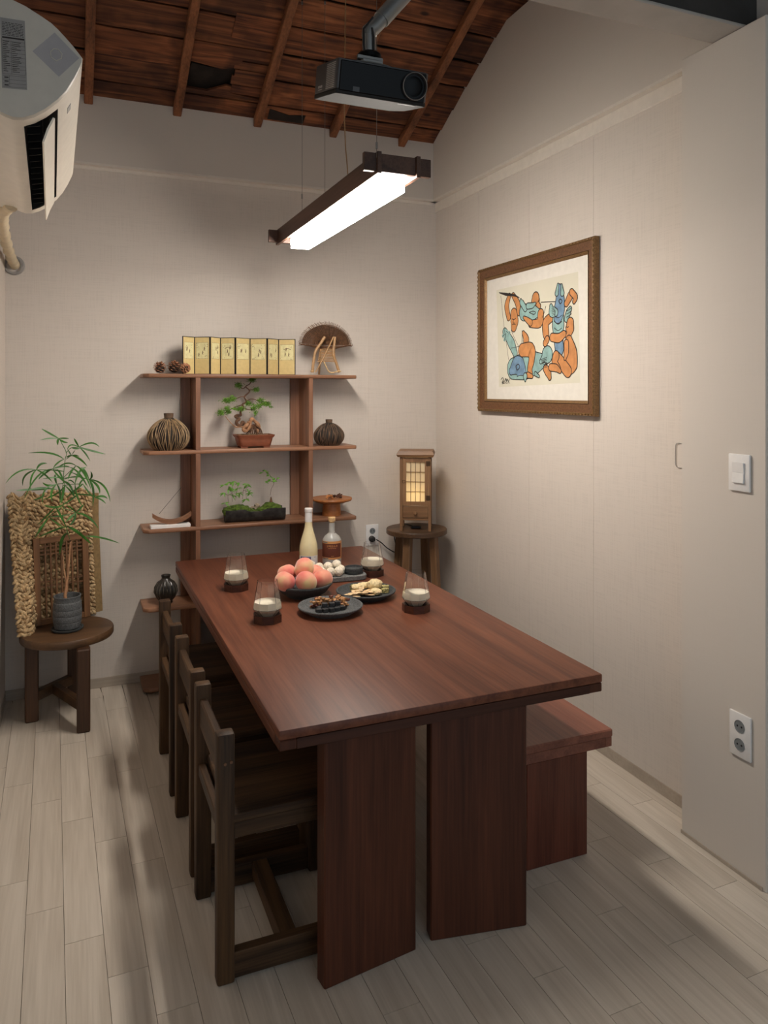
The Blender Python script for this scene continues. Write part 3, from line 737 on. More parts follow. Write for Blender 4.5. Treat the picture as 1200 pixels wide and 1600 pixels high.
limb([(560, 1170), (585, 1190)], [20, 10], 2); limb([(480, 1190), (480, 1225)], [34, 6], 2)
for i in range(7): stroke([(600 + i * 4, 1060 + i * 10), (625 + i * 3, 1050 + i * 11), (650, 1040 + i * 13)], 3, 0)
for i in range(3): stroke([(800, 680 + i * 24), (822, 668 + i * 24), (842, 650 + i * 24)], 4, 0)
for i in range(5): stroke([(688, 640 + i * 18), (702, 660 + i * 12), (716, 680 + i * 6)], 3, 0)
sg = [(292, 1215), (305, 1200), (312, 1215), (300, 1238), (318, 1230), (330, 1205), (334, 1232), (342, 1210), (350, 1228), (360, 1205)]
stroke(sg, 4, 0); stroke([(300, 1250), (330, 1240), (340, 1250)], 3, 0); stroke([(345, 1245), (352, 1232), (358, 1248)], 3, 0)
art.build('printed_figures', [INK, SKIN, TEAL, BLUE, CREAMP], pic, smooth=0)

# ================================================================== AIR CONDITIONER
AX = Vector((-.0216, .9994, -.028))
sec = [(.026, 2.503), (.02, 2.511), (.002, 2.533), (-.018, 2.554), (-.032, 2.568), (-.048, 2.581), (-.071, 2.594), (-.106, 2.612), (-.135, 2.622), (-.16, 2.628), (-.219, 2.634), (-.288, 2.624), (-.288, 2.349), (-.219, 2.345), (-.175, 2.343), (-.152, 2.333), (-.135, 2.328), (-.112, 2.33), (-.087, 2.341), (-.06, 2.36), (-.032, 2.387), (-.01, 2.416), (.008, 2.45), (.02, 2.478), (.025, 2.492)]
ac = thing('air_conditioner', 'white wall-mounted air conditioner with open louvre at the top left', 'air conditioner', (-.15, 2.08, 2.45))
aco = Vector((-.15, 2.08, 2.45))
def acp(x, z, l): return Vector((x, 2.08, z)) + AX * l - aco
L_ = .97; nS = len(sec)
bod = MB(); ls = [.012, .055, L_ - .05, L_]
rings = [[acp(x, z, l) for x, z in sec] for l in ls]
vs = [v for r in rings for v in r]; fs = []; 
for k_ in range(3):
    for i in range(nS):
        if k_ == 1 and i in (17, 18, 19): continue
        fs.append((k_ * nS + i, k_ * nS + (i + 1) % nS, (k_ + 1) * nS + (i + 1) % nS, (k_ + 1) * nS + i))
fs.append(tuple(range(3 * nS, 4 * nS)))
# shell thickness of the outlet: inner trough
bod.faces(vs, fs); bod.build('housing', ACW, ac, smooth=30)
tr = MB()
inn = [sec[17], (-.118, 2.37), (-.11, 2.43), (-.07, 2.44), (-.035, 2.42), sec[20]]
tr.loft([[acp(x, z, .055) for x, z in inn], [acp(x, z, L_ - .05) for x, z in inn]], 0, False, False)
for l in (.055, L_ - .05): tr.faces([acp(x, z, l) for x, z in inn], [tuple(range(6))])
tr.build('outlet_duct', BLK, ac, smooth=0)
cx_, cz_ = -.13, 2.47
def grow(k_): return [((x - cx_) * k_ + cx_, (z - cz_) * k_ + cz_) for x, z in sec]
MB().loft([[acp(x, z, -.004) for x, z in grow(.985)], [acp(x, z, 0) for x, z in grow(1.0)], [acp(x, z, .012) for x, z in grow(1.0)]]).build('end_cap', ACC, ac, smooth=50)
# louvre flap hanging out of the outlet and fins inside
fl = MB(); f0 = sec[19]
prof = [(-.044, 2.364), (-.058, 2.334), (-.069, 2.298), (-.065, 2.297), (-.053, 2.333), (-.039, 2.363)]
fl.loft([[acp(x, z, l) for x, z in prof] for l in (.06, .5, L_ - .055)]).build('louvre_flap', ACW, ac, smooth=30)
for i in range(14):
    l = .1 + i * .06; MB().faces([acp(-.108, 2.345, l), acp(-.075, 2.352, l), acp(-.07, 2.42, l + .012), acp(-.105, 2.42, l + .012), acp(-.108, 2.345, l + .002), acp(-.075, 2.352, l + .002), acp(-.07, 2.42, l + .014), acp(-.105, 2.42, l + .014)],
        [(0, 1, 2, 3), (7, 6, 5, 4), (0, 4, 5, 1), (1, 5, 6, 2), (2, 6, 7, 3), (3, 7, 4, 0)]).build('guide_vane', BLK, ac, smooth=0)
MB().loft([[acp(x, z, l) for x, z in ((-.052, 2.362), (-.044, 2.371), (-.041, 2.368), (-.049, 2.359))] for l in (.07, L_ - .1)]).build('air_slot', BLK, ac, smooth=0)
MB().loft([[acp(x, z, l) for x, z in ((-.008, 2.4202), (.0, 2.4345), (.001, 2.4335), (-.007, 2.4192))] for l in (.13, .17)]).build('indicator_panel', GREYP, ac, smooth=0)
# rating sticker and pad on the end cap
def capq(px, py, e=.0): q = on_y(px, py, 2.0755 - e); return q - aco
stk = MB().faces([capq(0, 26.7), capq(38.7, 32.7), capq(42.4, 140.7), capq(3.3, 137.3)], [(0, 1, 2, 3)]).build('rating_sticker', STICK, ac, smooth=0)
def su(u, v):  # sticker coordinates in picture-like units 0..1
    a = (0 + (3.3) * v, 26.7 + 110.6 * v); b = (38.7 + 3.7 * v, 32.7 + 108 * v)
    return (a[0] + (b[0] - a[0]) * u, a[1] + (b[1] - a[1]) * u)
tx = MB()
def sline(u0, u1, v0, v1): tx.faces([capq(*su(u0, v0), .0004), capq(*su(u1, v0), .0004), capq(*su(u1, v1), .0004), capq(*su(u0, v1), .0004)], [(0, 1, 2, 3)])
sline(.06, .96, .265, .287)
for u in (.04, .965): sline(u, u + .01, .29, .79)
for v in (.32, .375, .43, .49, .55, .61, .67, .72, .79, .815, .87, .925, .975): sline(.04, .97, v, v + .003)
sline(.4, .41, .32, .79); sline(.3, .31, .815, .975)
random.seed(3)
for i in range(9):
    v = .06 + i * .022; u = .07
    while u < .9: e = u + random.uniform(.05, .16); sline(u, min(e, .93), v, v + .008); u = e + .03
for i in range(17):
    v = .325 + i * .0265; sline(.08, .08 + random.uniform(.12, .27), v, v + .009); sline(.44, .44 + random.uniform(.12, .4), v + .004, v + .012)
for i in range(3): sline(.1, .27, .835 + i * .055, .85 + i * .055)
tx.build('sticker_print', INK, stk, smooth=0)
MB().faces([capq(85.3, 50.7), capq(124, 90.7), capq(92, 120), capq(50.7, 80)], [(0, 1, 2, 3)]).build('clear_pad', STICKD, ac, smooth=0)
MB().tube([capq(x, y, .001) for x, y in ((84, 76), (91, 77), (97, 84), (96, 91), (88, 95), (80, 89), (79, 81), (84, 76))], .0012, 6).build('pad_emblem', ACC, ac)
MB().box((-.327 + .15, .15, -.08), (-.13, .8, .14)).build('mounting_bracket', GREYP, ac)
pp_ = [on_y(2, 318, 3.02), on_y(4, 332, 3.2), on_y(4, 352, 3.5), on_y(10, 380, 3.9), on_y(17, 402, 4.25), on_y(23, 414, YB - .002)]
pp_[0].x = -.2; 
ppt = spline(pp_, 10)
tag(MB().tube(ppt, [.023 + .0035 * math.sin(i * 1.3) for i in range(len(ppt))], 14).build('refrigerant_pipe', ROPEM), 'cream wrapped pipe running from the air conditioner into the back wall', 'pipe')

# ================================================================== PROJECTOR
pj = thing('projector', 'black projector with round lens hanging above the pendant lamp', 'projector', (.628, 1.84, 2.42))
pj.rotation_euler = (math.radians(15), 0, 0)
w3, d3, h3 = .262, .2, .086
pl_ = [(.0, .004), (.004, 0), (w3 - .012, 0), (w3, .012), (w3 + .0, d3 - .05), (w3 - .03, d3), (.02, d3), (.0, d3 - .01)]
MB().prism(pl_, .0, .012).build('bottom_shell', plain('projector_grey_base', (36, 34, 32), .7, spec=.2), pj, bevel=.002)
MB().prism([(x * .998 + .0003, y * .998 + .0002) for x, y in pl_], .012, h3).build('housing', DGREY, pj, bevel=.004, seg=2)
MB().box((.008, -.0025, .008), (w3 - .01, .002, h3 - .004)).build('front_panel', GBLK, pj, bevel=.003)
lens = MB().lathe([(.036, -.004), (.036, .008), (.033, .010), (.0315, .006), (.0315, -.004)], 40, M=Matrix.Translation((w3 - .045, -.002, .046)) @ Matrix.Rotation(PI / 2, 4, 'X')).build('lens_ring', DGREY, pj)
MB().lathe([(0, .004), (.012, .0035), (.022, .002), (.0315, -.002), (.0315, -.004), (0, -.004)], 40, M=Matrix.Translation((w3 - .045, -.002, .046)) @ Matrix.Rotation(PI / 2, 4, 'X')).build('lens', GBLK, lens)
MB().lathe([(.0335, .0095), (.0345, .0105), (.0355, .0095)], 40, M=Matrix.Translation((w3 - .045, -.002, .046)) @ Matrix.Rotation(PI / 2, 4, 'X')).build('lens_trim', SILV, lens)
vn = MB()
for i in range(14): vn.box((-.0015, .015, .016 + i * .0046), (.001, .085, .0182 + i * .0046))
vn.build('side_vent', GREYP, pj)
MB().box((.046, -.003, .010), (.064, -.002, .022)).build('status_window', DGREY, pj)
MB().box((w3 - .08, .008, -.001), (w3 - .03, .02, .002)).build('foot_pad', BLK, pj)
MB().box((-.0012, .12, .018), (.0008, .155, .0205)).box((-.0012, .12, .024), (.0008, .135, .030)).box((-.0012, .140, .024), (.0008, .155, .030)).build('port_marking', GREYP, pj)
# bracket, pole and elbow pipe
mt = thing('projector_mount', 'grey pipe mount carrying the projector from the steel beam', 'mount', (.763, 1.945, 2.575))
br = MB(); br.tube([(.075 * math.cos(a * PI / 12), .012 + .05 * math.sin(a * PI / 12) , -.02 + .01 * math.sin(a * PI / 12)) for a in range(25)], .0035, 6)
br.build('bracket_ring', SILV, mt); MB().box((-.045, -.03, -.018), (.03, -.022, -.008)).build('bracket_arm', SILV, mt, bevel=.001)
MB().box((-.03, -.03, -.026), (.03, .03, -.014)).build('bracket_plate', SILV, mt, bevel=.002)
MB().lathe([(0, -.014), (.026, -.014), (.034, -.004), (.034, .006), (.027, .012), (0, .012)], 28).build('swivel_joint', GBLK, mt)
MB().lathe([(0, .012), (.019, .012), (.019, .06), (.0205, .06), (.0205, .064), (0, .064)], 24).build('pole', SILV, mt)
e0 = Vector((0, 0, .062)); e1 = Vector((.012, 0, .085)); e2 = Vector((.1, 0, .19)); e3 = Vector((.19, .0, .3)); e4 = Vector((.21, .0, .315))
MB().tube([e0, (0, 0, .075), e1, Vector((.04, 0, .118))], [.021, .021, .021, .021], 20).build('elbow', SILV, mt)
MB().tube([Vector((.036, 0, .113)), e3], .024, 20).build('arm_pipe', SILV, mt)
cb = MB(); cb.tube([(-.02, -.02, -.01), (-.024, -.02, .03), (-.022, -.015, .07), (.0, -.03, .1)], .003, 6); cb.tube([(.005, -.02, 0), (.004, -.022, .05), (.0, -.02, .075)], .0035, 6)
cb.build('cable', BLK, mt)

# ================================================================== PENDANT LAMP
pd = thing('pendant_lamp', 'long dark wood pendant lamp with glowing white diffuser above the table', 'lamp', (1.056, 3.09, 2.415)); pd.scale = (1.02, 1.02, 1.02)
yA, yB_ = 2.375 - 3.03, 3.70 - 3.03
for x in (-.073, .073): MB().box((x - .0075, yA - .02, -.012), (x + .0075, yB_ + .03, .062)).build('side_rail', LAMPY, pd, bevel=.001)
for y in (yA, yB_):
    MB().box((-.125, y - .009, -.004), (.125, y + .009, .058)).build('cross_bar', LAMPY, pd, bevel=.001)
MB().box((-.066, yA + .009, .02), (.066, yB_ - .009, .03)).build('top_panel', LAMPY, pd)
MB().box((-.046, yA + .04, -.052), (.046, yB_ - .13, .019)).build('diffuser', GLOW, pd, bevel=.001)
wr = [((473, 323), 3.42, -.073), ((508, 293), 3.42, .073), ((545, 262), 2.75, -.03), ((587, 232), 2.42, .0)]
for n_, ((px, py), yy, xo) in enumerate(wr):
    b = on_y(px, py, yy); top = rz_(yy) - .005
    if n_ == 0: b.z = 2.455
    if n_ == 1: b.z = 2.455
    if n_ == 2: b.z = 2.428
    if n_ == 3: b.z = 2.455
    o = Vector((1.056, 3.09, 2.415))
    pts = [b - o, Vector((b.x, b.y, top)) - o]
    if n_ == 2: pts = spline([b - o, b - o + Vector((-.01, 0, .12)), b - o + Vector((-.016, 0, .2)), b - o + Vector((-.018, 0, .45)), Vector((b.x - .0, b.y, top)) - o], 4)
    MB().tube(pts, .0022 if n_ == 2 else .0011, 6).build('cord' if n_ == 2 else 'wire', BAMB if n_ == 2 else WIRE, pd)
    if n_ != 2: MB().lathe([(0, 0), (.004, 0), (.004, .022), (0, .022)], 8, (b.x - o.x, b.y - o.y, b.z - o.z + (.1 if n_ in (0,) else .03))).build('wire_grip', SILV, pd)
    if n_ < 2:
        g = on_y((473, 508)[n_], 13, yy) - o
        MB().lathe([(0, 0), (.004, 0), (.004, .014), (0, .014)], 8, g).build('ceiling_grip', SILV, pd)
        MB().tube([g + Vector((0, 0, .014)), Vector((g.x, g.y, top - o.z))], .003, 6).build('wire_sleeve', BLK, pd)

# ================================================================== THINGS ON THE SHELF
TOP = SZ[4]
# folding screen
pxs = [285, 303.8, 328.3, 344.2, 367.8, 390.5, 417.5, 435, 461.8]
pts = [on_y(x, 530, 4.30 if i % 2 == 0 else 4.352) for i, x in enumerate(pxs)]
fscr = thing('folding_screen', 'small gold eight-panel folding screen with black edges on the top shelf board', 'screen', (.9, 4.33, TOP))
fo = Vector((.9, 4.33, TOP)); SH = .212
random.seed(21)
for i in range(8):
    a = pts[i]; b = pts[i + 1]; a = Vector((a.x, a.y, 0)) - fo.xy.to_3d(); b = Vector((b.x, b.y, 0)) - fo.xy.to_3d()
    Lw = (b - a).length; d = (b - a).normalized(); M = Matrix.Translation((a + b) / 2) @ Matrix.Rotation(math.atan2(d.y, d.x), 4, 'Z')
    h2 = Lw / 2 - .0008
    pn = MB().box((-h2, -.002, 0), (h2, .002, SH)).build('panel', BLK, fscr, smooth=0); pn.matrix_local = M
    MB().box((-h2 + .0045, -.0024, .003), (h2 - .0045, -.002, SH - .004)).build('silk_face', GOLD, pn, smooth=0)
    x_ = h2 - .011; za, zb = .088, SH - .033
    MB().box((-x_, -.0028, za), (x_, -.0024, zb)).build('painting', GOLDP, pn, smooth=0)
    k_ = MB()
    def q_(x0, z0, x1, z1, wd):
        d_ = Vector((x1 - x0, 0, z1 - z0)); n__ = Vector((-d_.z, 0, d_.x)).normalized() * wd / 2 if d_.length > 0 else Vector((wd, 0, 0))
        y = -.003; A = Vector((x0, y, z0)); B = Vector((x1, y, z1)); k_.faces([A - n__, B - n__, B + n__, A + n__], [(0, 1, 2, 3)])
    for (xa_, za_, xb_, zb_) in ((-x_, za, x_, za), (-x_, zb, x_, zb), (-x_, za, -x_, zb), (x_, za, x_, zb)): q_(xa_, za_, xb_, zb_, .0009)
    # little standing figures, a pavilion roof line and scattered foliage
    for f_ in range(3):
        fx = random.uniform(-x_ * .7, x_ * .6); fz = random.uniform(za + .012, zb - .032)
        q_(fx, fz, fx + .002, fz + .014, .0045); q_(fx - .002, fz + .006, fx + .007, fz + .010, .0014); q_(fx - .001, fz + .015, fx + .003, fz + .018, .0035)
        q_(fx - .004, fz - .002, fx + .007, fz - .001, .001)
    if i in (3, 7): q_(-x_ * .5, zb - .03, x_ * .1, zb - .022, .003); q_(x_ * .1, zb - .022, x_ * .6, zb - .03, .003); q_(-x_ * .3, zb - .03, -x_ * .3, za + .02, .0012); q_(x_ * .3, zb - .03, x_ * .3, za + .02, .0012)
    for f_ in range(26 if i in (1, 5) else 12):
        fx = random.choice((-1, 1)) * random.uniform(.45, .97) * x_; fz = random.choice((random.uniform(za, za + .02), random.uniform(zb - .03, zb - .003)))
        q_(fx - .002, fz, fx + .002, fz + random.uniform(-.002, .002), .0018)
    k_.build('brush_figures', INKB, pn, smooth=0)
# pinecones
def cone(seed, r, label, loc, tilt):
    random.seed(seed); t = thing('pinecone', label, 'pinecone', loc, 0, 'pinecones on the top shelf board'); t.rotation_euler = tilt
    MB().lathe([(0, 0), (r * .55, r * .15), (r * .7, r * .6), (r * .45, r * 1.2), (0, r * 1.55)], 12).build('core', VBODY, t)
    m = MB(); n = 40
    for i in range(n):
        f = i / n; a = i * 2.39996; rr = r * (math.sin(PI * (f * .86 + .1)) ** .6) * .8; z = r * 1.55 * f + r * .02; up = .25 + .8 * f
        e = Vector((math.cos(a), math.sin(a), 0)); s_ = Vector((-math.sin(a), math.cos(a), 0)); o_ = e * rr * .55 + Vector((0, 0, z))
        tip = e * (rr * 1.34) + Vector((0, 0, z + r * .22 * up)); w_ = r * .36
        m.faces([o_ - s_ * w_ * .5, o_ + s_ * w_ * .5, tip + s_ * w_ * .75 - e * w_ * .3, tip, tip - s_ * w_ * .75 - e * w_ * .3, o_ + Vector((0, 0, r * .07)), tip + Vector((0, 0, r * .1)) - e * .2 * w_],
                [(0, 1, 2, 3, 4), (0, 4, 6, 5), (1, 5, 6, 2), (2, 6, 3), (3, 6, 4)])
    m.build('scales', CONEM, t, smooth=0, stuff=True); return t
cone(1, .036, 'leftmost of the three pinecones, upright and round, on the top shelf board', (.45, 4.31, TOP + .004), (0, 0, 0))
cone(2, .037, 'middle pinecone of the three, leaning tallest, on the top shelf board', (.517, 4.32, TOP + .01), (.25, .2, 1))
cone(5, .029, 'small pinecone lying right against the folding screen', (.567, 4.272, TOP + .024), (1.25, .0, .5))

# wicker fan on branch stand
wf = thing('wicker_fan_stand', 'brown wicker half-round fan on a pale branch frame, top shelf right', 'ornament', (1.42, 4.33, TOP))
def fp(x, y, yy=4.33): q = on_y(270 + x / 4, 490 + y / 4, yy); return q - Vector((1.42, 4.33, TOP))
rb = MB(); random.seed(9)
for i in range(64):
    t = i / 63; a = PI * (1.0 - t); ca, sa = math.cos(a), math.sin(a)
    hub = Vector((.01 + .03 * ca, .004, .185)); end = Vector((.172 * ca * (.98 + .03 * random.random()), .01, .19 + .135 * sa * (.97 + .05 * random.random()) - .012 * (1 - sa)))
    rb.tube([hub, (hub + end) / 2 + Vector((0, -.03, .004)), end], [.0026, .0022, .0016], 5)
rb.build('fan_ribs', WICK, wf, stuff=True)
fc = MB()
fr = [[Vector((.150 * f * math.cos(PI * (1 - i / 24)) + .01 * (1 - f), .006 - .022 * math.sin(PI * f), .19 + .112 * f * math.sin(PI * (1 - i / 24)))) for i in range(25)] for f in (.05, .3, .55, .8, 1)]
fc.loft(fr, 0, False, False); fc.build('fan_core', plain('dark_fan_core', (58, 40, 27), .9, var=.4, vscale=90), wf)
wv = MB()
for k_ in range(13):
    f = .2 + k_ * .056; pts_ = []
    for i in range(25):
        a = PI * (1 - i / 24); pts_.append(Vector((.172 * f * math.cos(a) + .01 * (1 - f), -.030 * math.sin(PI * f) + .003 * math.sin(i * 3), .188 + .132 * f * math.sin(a) - .01 * (1 - math.sin(a)))))
    wv.tube(pts_, .0022, 5)
for k_ in range(8):
    z = .182 - k_ * .002 + .0; wd = .17 - k_ * .012
    wv.tube(spline([(-wd, .0, z + .004), (-wd * .5, -.022, z - .008), (0, -.03, z - .011), (wd * .5, -.022, z - .008), (wd, 0, z + .004)], 4), .0034, 6)
wv.build('fan_weave', WICK, wf, stuff=True)
def branch(pts_, r, nm='stand_leg', mat=BAMB): MB().tube(spline(pts_, 5), r, 10).build(nm, mat, wf)
branch([fp(950, 145, 4.27), fp(925, 185, 4.27), fp(893, 235, 4.265), fp(880, 300, 4.265), fp(872, 368, 4.265)], .0085)
branch([fp(1013, 145, 4.27), fp(1008, 200, 4.27), fp(1003, 250, 4.265), fp(1022, 310, 4.265), fp(1040, 368, 4.265)], .0085)
branch([fp(1005, 145, 4.262), fp(950, 260, 4.258), fp(892, 368, 4.258)], .0045, 'diagonal_stick')
branch([(-.03, .02, .19), (-.02, .06, .1), (-.02, .08, .006)], .006)
rp = MB()
for k_ in range(9):
    z = .08 + k_ * .009; rp.tube([fp(888, 0, 4.262) * 0 + Vector((-.075 + k_ * .002, -.062, z)), Vector((-.02, -.07, z + .003)), Vector((.036, -.062, z + .001))], .0032, 6)
rp.build('cross_binding', BAMB, wf)
MB().tube(spline([fp(945, 300, 4.262), fp(960, 335, 4.262), fp(985, 368, 4.262), fp(1030, 362, 4.262)], 6), .0042, 8).build('rope_tail', STRAW, wf)
for x in (872, 1040): q = fp(x, 364, 4.265); MB().tube([(q.x + .011 * math.cos(a), q.y + .011 * math.sin(a), q.z + .004) for a in [i * PI / 5 for i in range(11)]], .003, 6).build('foot_binding', STRAW, wf)

# twig vases
def twigvase(label, loc, R, Hh, neck, m1, nt_, lat, z_lo=.0, seed=3):
    random.seed(seed); t = thing('twig_vase', label, 'vase', loc)
    def prof(f): # radius at height fraction, onion shaped
        if f > .86: return neck * (1.0 + .12 * ((f - .86) / .14))
        g = f / .86; return neck + (R - neck) * max(0, math.sin(PI * min(1, .14 + .86 * g))) ** .66 if g < 1 else neck
    body = [(0, 0)] + [(prof(i / 24) * .955, Hh * i / 24) for i in range(25)] + [(neck * .7, Hh), (neck * .6, Hh * .9), (0, Hh * .88)]
    MB().lathe(body, 32).build('body', VBODY, t)
    tw = MB()
    for i in range(nt_):
        a0 = 2 * PI * i / nt_ + random.uniform(-.03, .03); ph = random.uniform(0, 6); am = random.uniform(.02, .08); r0 = random.uniform(.0015, .0026)
        e = random.uniform(.8, .86) if random.random() < .7 else random.uniform(.6, .8)
        tw.tube([Vector((prof(f) * math.cos(a0 + am * math.sin(f * 7 + ph)), prof(f) * math.sin(a0 + am * math.sin(f * 7 + ph)), max(.002, Hh * f))) for f in [j * e / 12 for j in range(13)]], r0, 4)
    tw.build('twigs', m1, t, stuff=True)
    MB().lathe([(neck, Hh * .85), (neck * 1.12, Hh), (neck * 1.0, Hh * 1.005), (neck * .85, Hh), (neck * .85, Hh * .86)], 24).build('neck_rim', TWIGD, t)
twigvase('large round vase of tan twigs on the left end of the second board', (.499, 4.33, SZ[3]), .114, .203, .024, TWIG, 84, 0)
twigvase('small round vase of brown twigs on the right end of the second board', (1.438, 4.33, SZ[3]), .092, .155, .019, TWIGD, 64, 0, seed=8)
# fluted vase
fv = thing('fluted_vase', 'small dark fluted vase on the fourth board behind the nearest tabletop corner', 'vase', (.484, 4.33, SZ[1]))
pr = [(0, 0), (.034, 0), (.037, .008), (.033, .014), (.048, .03), (.062, .065), (.06, .092), (.045, .118), (.027, .132), (.022, .14), (.026, .156), (.024, .157), (.018, .142), (0, .14)]
MB().lathe(pr, 96, mod=lambda a, z: 1 + (.05 * math.cos(a * 20) if .02 < z < .128 else 0)).build('body', [plain('glazed_dark_ceramic', (46, 42, 38), .28, var=.4, vscale=12)], fv)
gv = MB()
for i in range(20):
    a = 2 * PI * i / 20; gv.tube([Vector((r * 1.02 * math.cos(a), r * 1.02 * math.sin(a), z)) for r, z in ((.046, .03), (.0625, .065), (.0615, .09), (.046, .118))], [.0006, .0012, .0012, .0006], 4)
gv.build('pale_ridge_glaze', plain('pale_glaze', (150, 142, 128), .35), fv)  # pale glaze line along each flute

# bonsai
bo = thing('bonsai', 'bonsai tree with twisted trunk in a terracotta pot on the second board', 'plant', (.98, 4.34, SZ[3]))
boo = Vector((.98, 4.34, SZ[3]))
def bq(x, y, yy=4.34): return on_y(320 + x / 10, 580 + y / 10, yy) - boo
def rrect(w_, d_, r, n=5):
    P = []
    for cx, cy, a0 in ((w_ - r, d_ - r, 0), (-w_ + r, d_ - r, 90), (-w_ + r, -d_ + r, 180), (w_ - r, -d_ + r, 270)):
        for i in range(n + 1): a = math.radians(a0 + 90 * i / n); P.append((cx + r * math.cos(a), cy + r * math.sin(a)))
    return P
def rpot(levels, r=.02): return [[Vector((x, y, z)) for x, y in rrect(w_, d_, min(r, w_ - .001, d_ - .001))] for w_, d_, z in levels]
MB().loft(rpot([(.086, .055, .008), (.09, .058, .012), (.096, .063, .035), (.098, .064, .04), (.1, .066, .055), (.11, .074, .066), (.112, .076, .074), (.104, .07, .075), (.1, .066, .062)])).build('pot', TERRA, bo, smooth=40)
for sx in (-1, 1):
    for sy in (-1, 1): MB().box((sx * .065 - .02, sy * .04 - .012, 0), (sx * .065 + .02, sy * .04 + .012, .01)).build('pot_foot', TERRA, bo, bevel=.002)
so = MB(); so.loft(rpot([(.1, .066, .06), (.1, .066, .068), (.08, .05, .073), (.04, .03, .078)])); random.seed(5)
for i in range(90): so.ico((random.uniform(-.095, .095), random.uniform(-.06, .06), .07 + random.uniform(0, .004)), random.uniform(.002, .0045), 1)
so.build('gravel_soil', plain('gravel_soil', (120, 92, 66), .9, var=.6, vscale=90), bo)
tk = [(790, 960), (850, 890), (800, 800), (730, 755), (700, 850), (650, 930), (605, 900), (660, 840), (690, 790)]
MB().tube(spline([bq(x, y, 4.33 - .004 * i) for i, (x, y) in enumerate(tk)], 6), [.011 + .002 * math.sin(i * .8) for i in range(len(tk) * 6 - 5)], 10).build('root_loop', BARKL, bo)
tk = [(720, 950), (640, 850), (590, 800), (560, 850), (505, 830), (500, 780), (540, 745), (480, 712), (500, 690), (560, 690), (560, 640), (600, 565), (590, 520), (650, 470), (620, 400), (690, 330), (690, 290), (640, 240), (700, 200), (750, 130)]
npt = len(tk) * 6 - 5
MB().tube(spline([bq(x, y, 4.345 + .006 * math.sin(i)) for i, (x, y) in enumerate(tk)], 6), [.0125 * (1 - .82 * (i / npt) ** .8) for i in range(npt)], 10).build('trunk', BARK, bo)
rm = MB(); random.seed(11)
for i in range(9):
    x = 690 + i * 22; rm.tube(spline([bq(760, 830, 4.34), bq(x, 900, 4.33 - .01 * (i % 3)), bq(x + (i - 4) * 8, 985, 4.33 - .012 * (i % 3))], 4), .004, 6)
rm.build('roots', BARK, bo)
MB().tube(spline([bq(*p) for p in ((600, 870), (560, 870), (480, 870), (400, 800), (320, 705))], 5), [.005 - .00017 * i for i in range(21)], 8).build('deadwood_branch', BARKL, bo)
brs = MB()
for P_ in ([(650, 470), (720, 435), (800, 450), (900, 500), (1000, 540)], [(610, 400), (560, 400), (500, 425), (400, 450)], [(590, 525), (500, 550), (400, 600), (300, 660)], [(600, 570), (680, 600), (760, 600)], [(640, 240), (600, 270), (550, 250)], [(690, 292), (760, 290), (820, 295)]):
    brs.tube(spline([bq(*p) for p in P_], 4), [.0032 - .0001 * i for i in range(len(P_) * 4 - 3)], 6)
brs.build('branches', BARK, bo)
def leafcloud(m, c, rx, rz, n, ry=None, s=.0055):
    ry = ry or rx * .8
    for _ in range(n):
        u = Vector((random.gauss(0, .45) * rx, random.gauss(0, .4) * ry, random.gauss(0, .42) * rz)); p = c + u
        d = Vector((random.uniform(-1, 1), random.uniform(-1, 1), random.uniform(-.3, 1))).normalized(); e = d.orthogonal().normalized() * s * .35; L = d * s * random.uniform(.8, 1.6)
        m.faces([p, p + L * .5 + e, p + L, p + L * .5 - e], [(0, 1, 2, 3)])
fo_ = MB(); random.seed(4)
for x, y, rx, rz, n in ((740, 140, 60, 45, 130), (530, 225, 65, 55, 150), (800, 290, 55, 40, 110), (350, 465, 75, 45, 180), (430, 440, 60, 50, 130), (870, 460, 60, 40, 120), (960, 510, 80, 45, 170), (1030, 560, 30, 30, 30), (680, 510, 55, 40, 110), (560, 590, 90, 45, 190), (350, 590, 45, 40, 80), (250, 650, 70, 50, 150), (370, 640, 50, 40, 90), (760, 570, 60, 70, 120), (850, 545, 45, 50, 90), (790, 660, 25, 50, 40), (450, 590, 40, 20, 30)):
    leafcloud(fo_, bq(x, y), rx * .00037, rz * .00037, int(n * 1.7), s=.0075)
fo_.build('foliage', LEAFB, bo, smooth=0, stuff=True)

# moss trough with seedlings
tr_ = thing('moss_planter', 'long black trough planter with moss and seedlings on the third board', 'plant', (.98, 4.33, SZ[2]), math.radians(-4))
tro = Vector((.98, 4.33, SZ[2]))
pr = [(-.062, .07), (-.058, .03), (-.04, .006), (-.02, 0), (.02, 0), (.04, .006), (.058, .03), (.062, .07), (.056, .071), (.052, .06), (-.052, .06), (-.056, .071)]
random.seed(2)
rings = []
for i in range(13):
    x = -.175 + .35 * i / 12; dip = .012 if 5 <= i <= 7 else 0
    rings.append([Vector((x + (.006 if i in (0,) else 0), y * (1 + .03 * math.sin(i * 2)), z + (random.uniform(-.002, .004) - dip if z > .065 else 0))) for y, z in pr])
MB().loft(rings).build('trough', [plain('charred_trough', (44, 42, 40), .7, var=.7, vscale=26, bump=.8)], tr_, smooth=40)
ms = MB(); random.seed(6)
for x, y, z, r, a in ((-.14, -.01, .062, .035, .8), (-.105, -.015, .07, .036, .8), (-.06, -.02, .066, .034, .7), (-.15, -.03, .055, .026, .9), (-.02, -.02, .052, .03, .6), (.0, -.02, .05, .03, .5), (.045, -.02, .062, .03, .6), (.085, -.01, .072, .036, .9), (.12, -.01, .065, .034, .8), (.14, .01, .058, .026, .7), (-.08, .02, .07, .03, .8)):
    ms.ico((x, y, z), r, 3, 0, (1.2, 1, a), .12, 40)
ms.build('moss', MOSS, tr_)
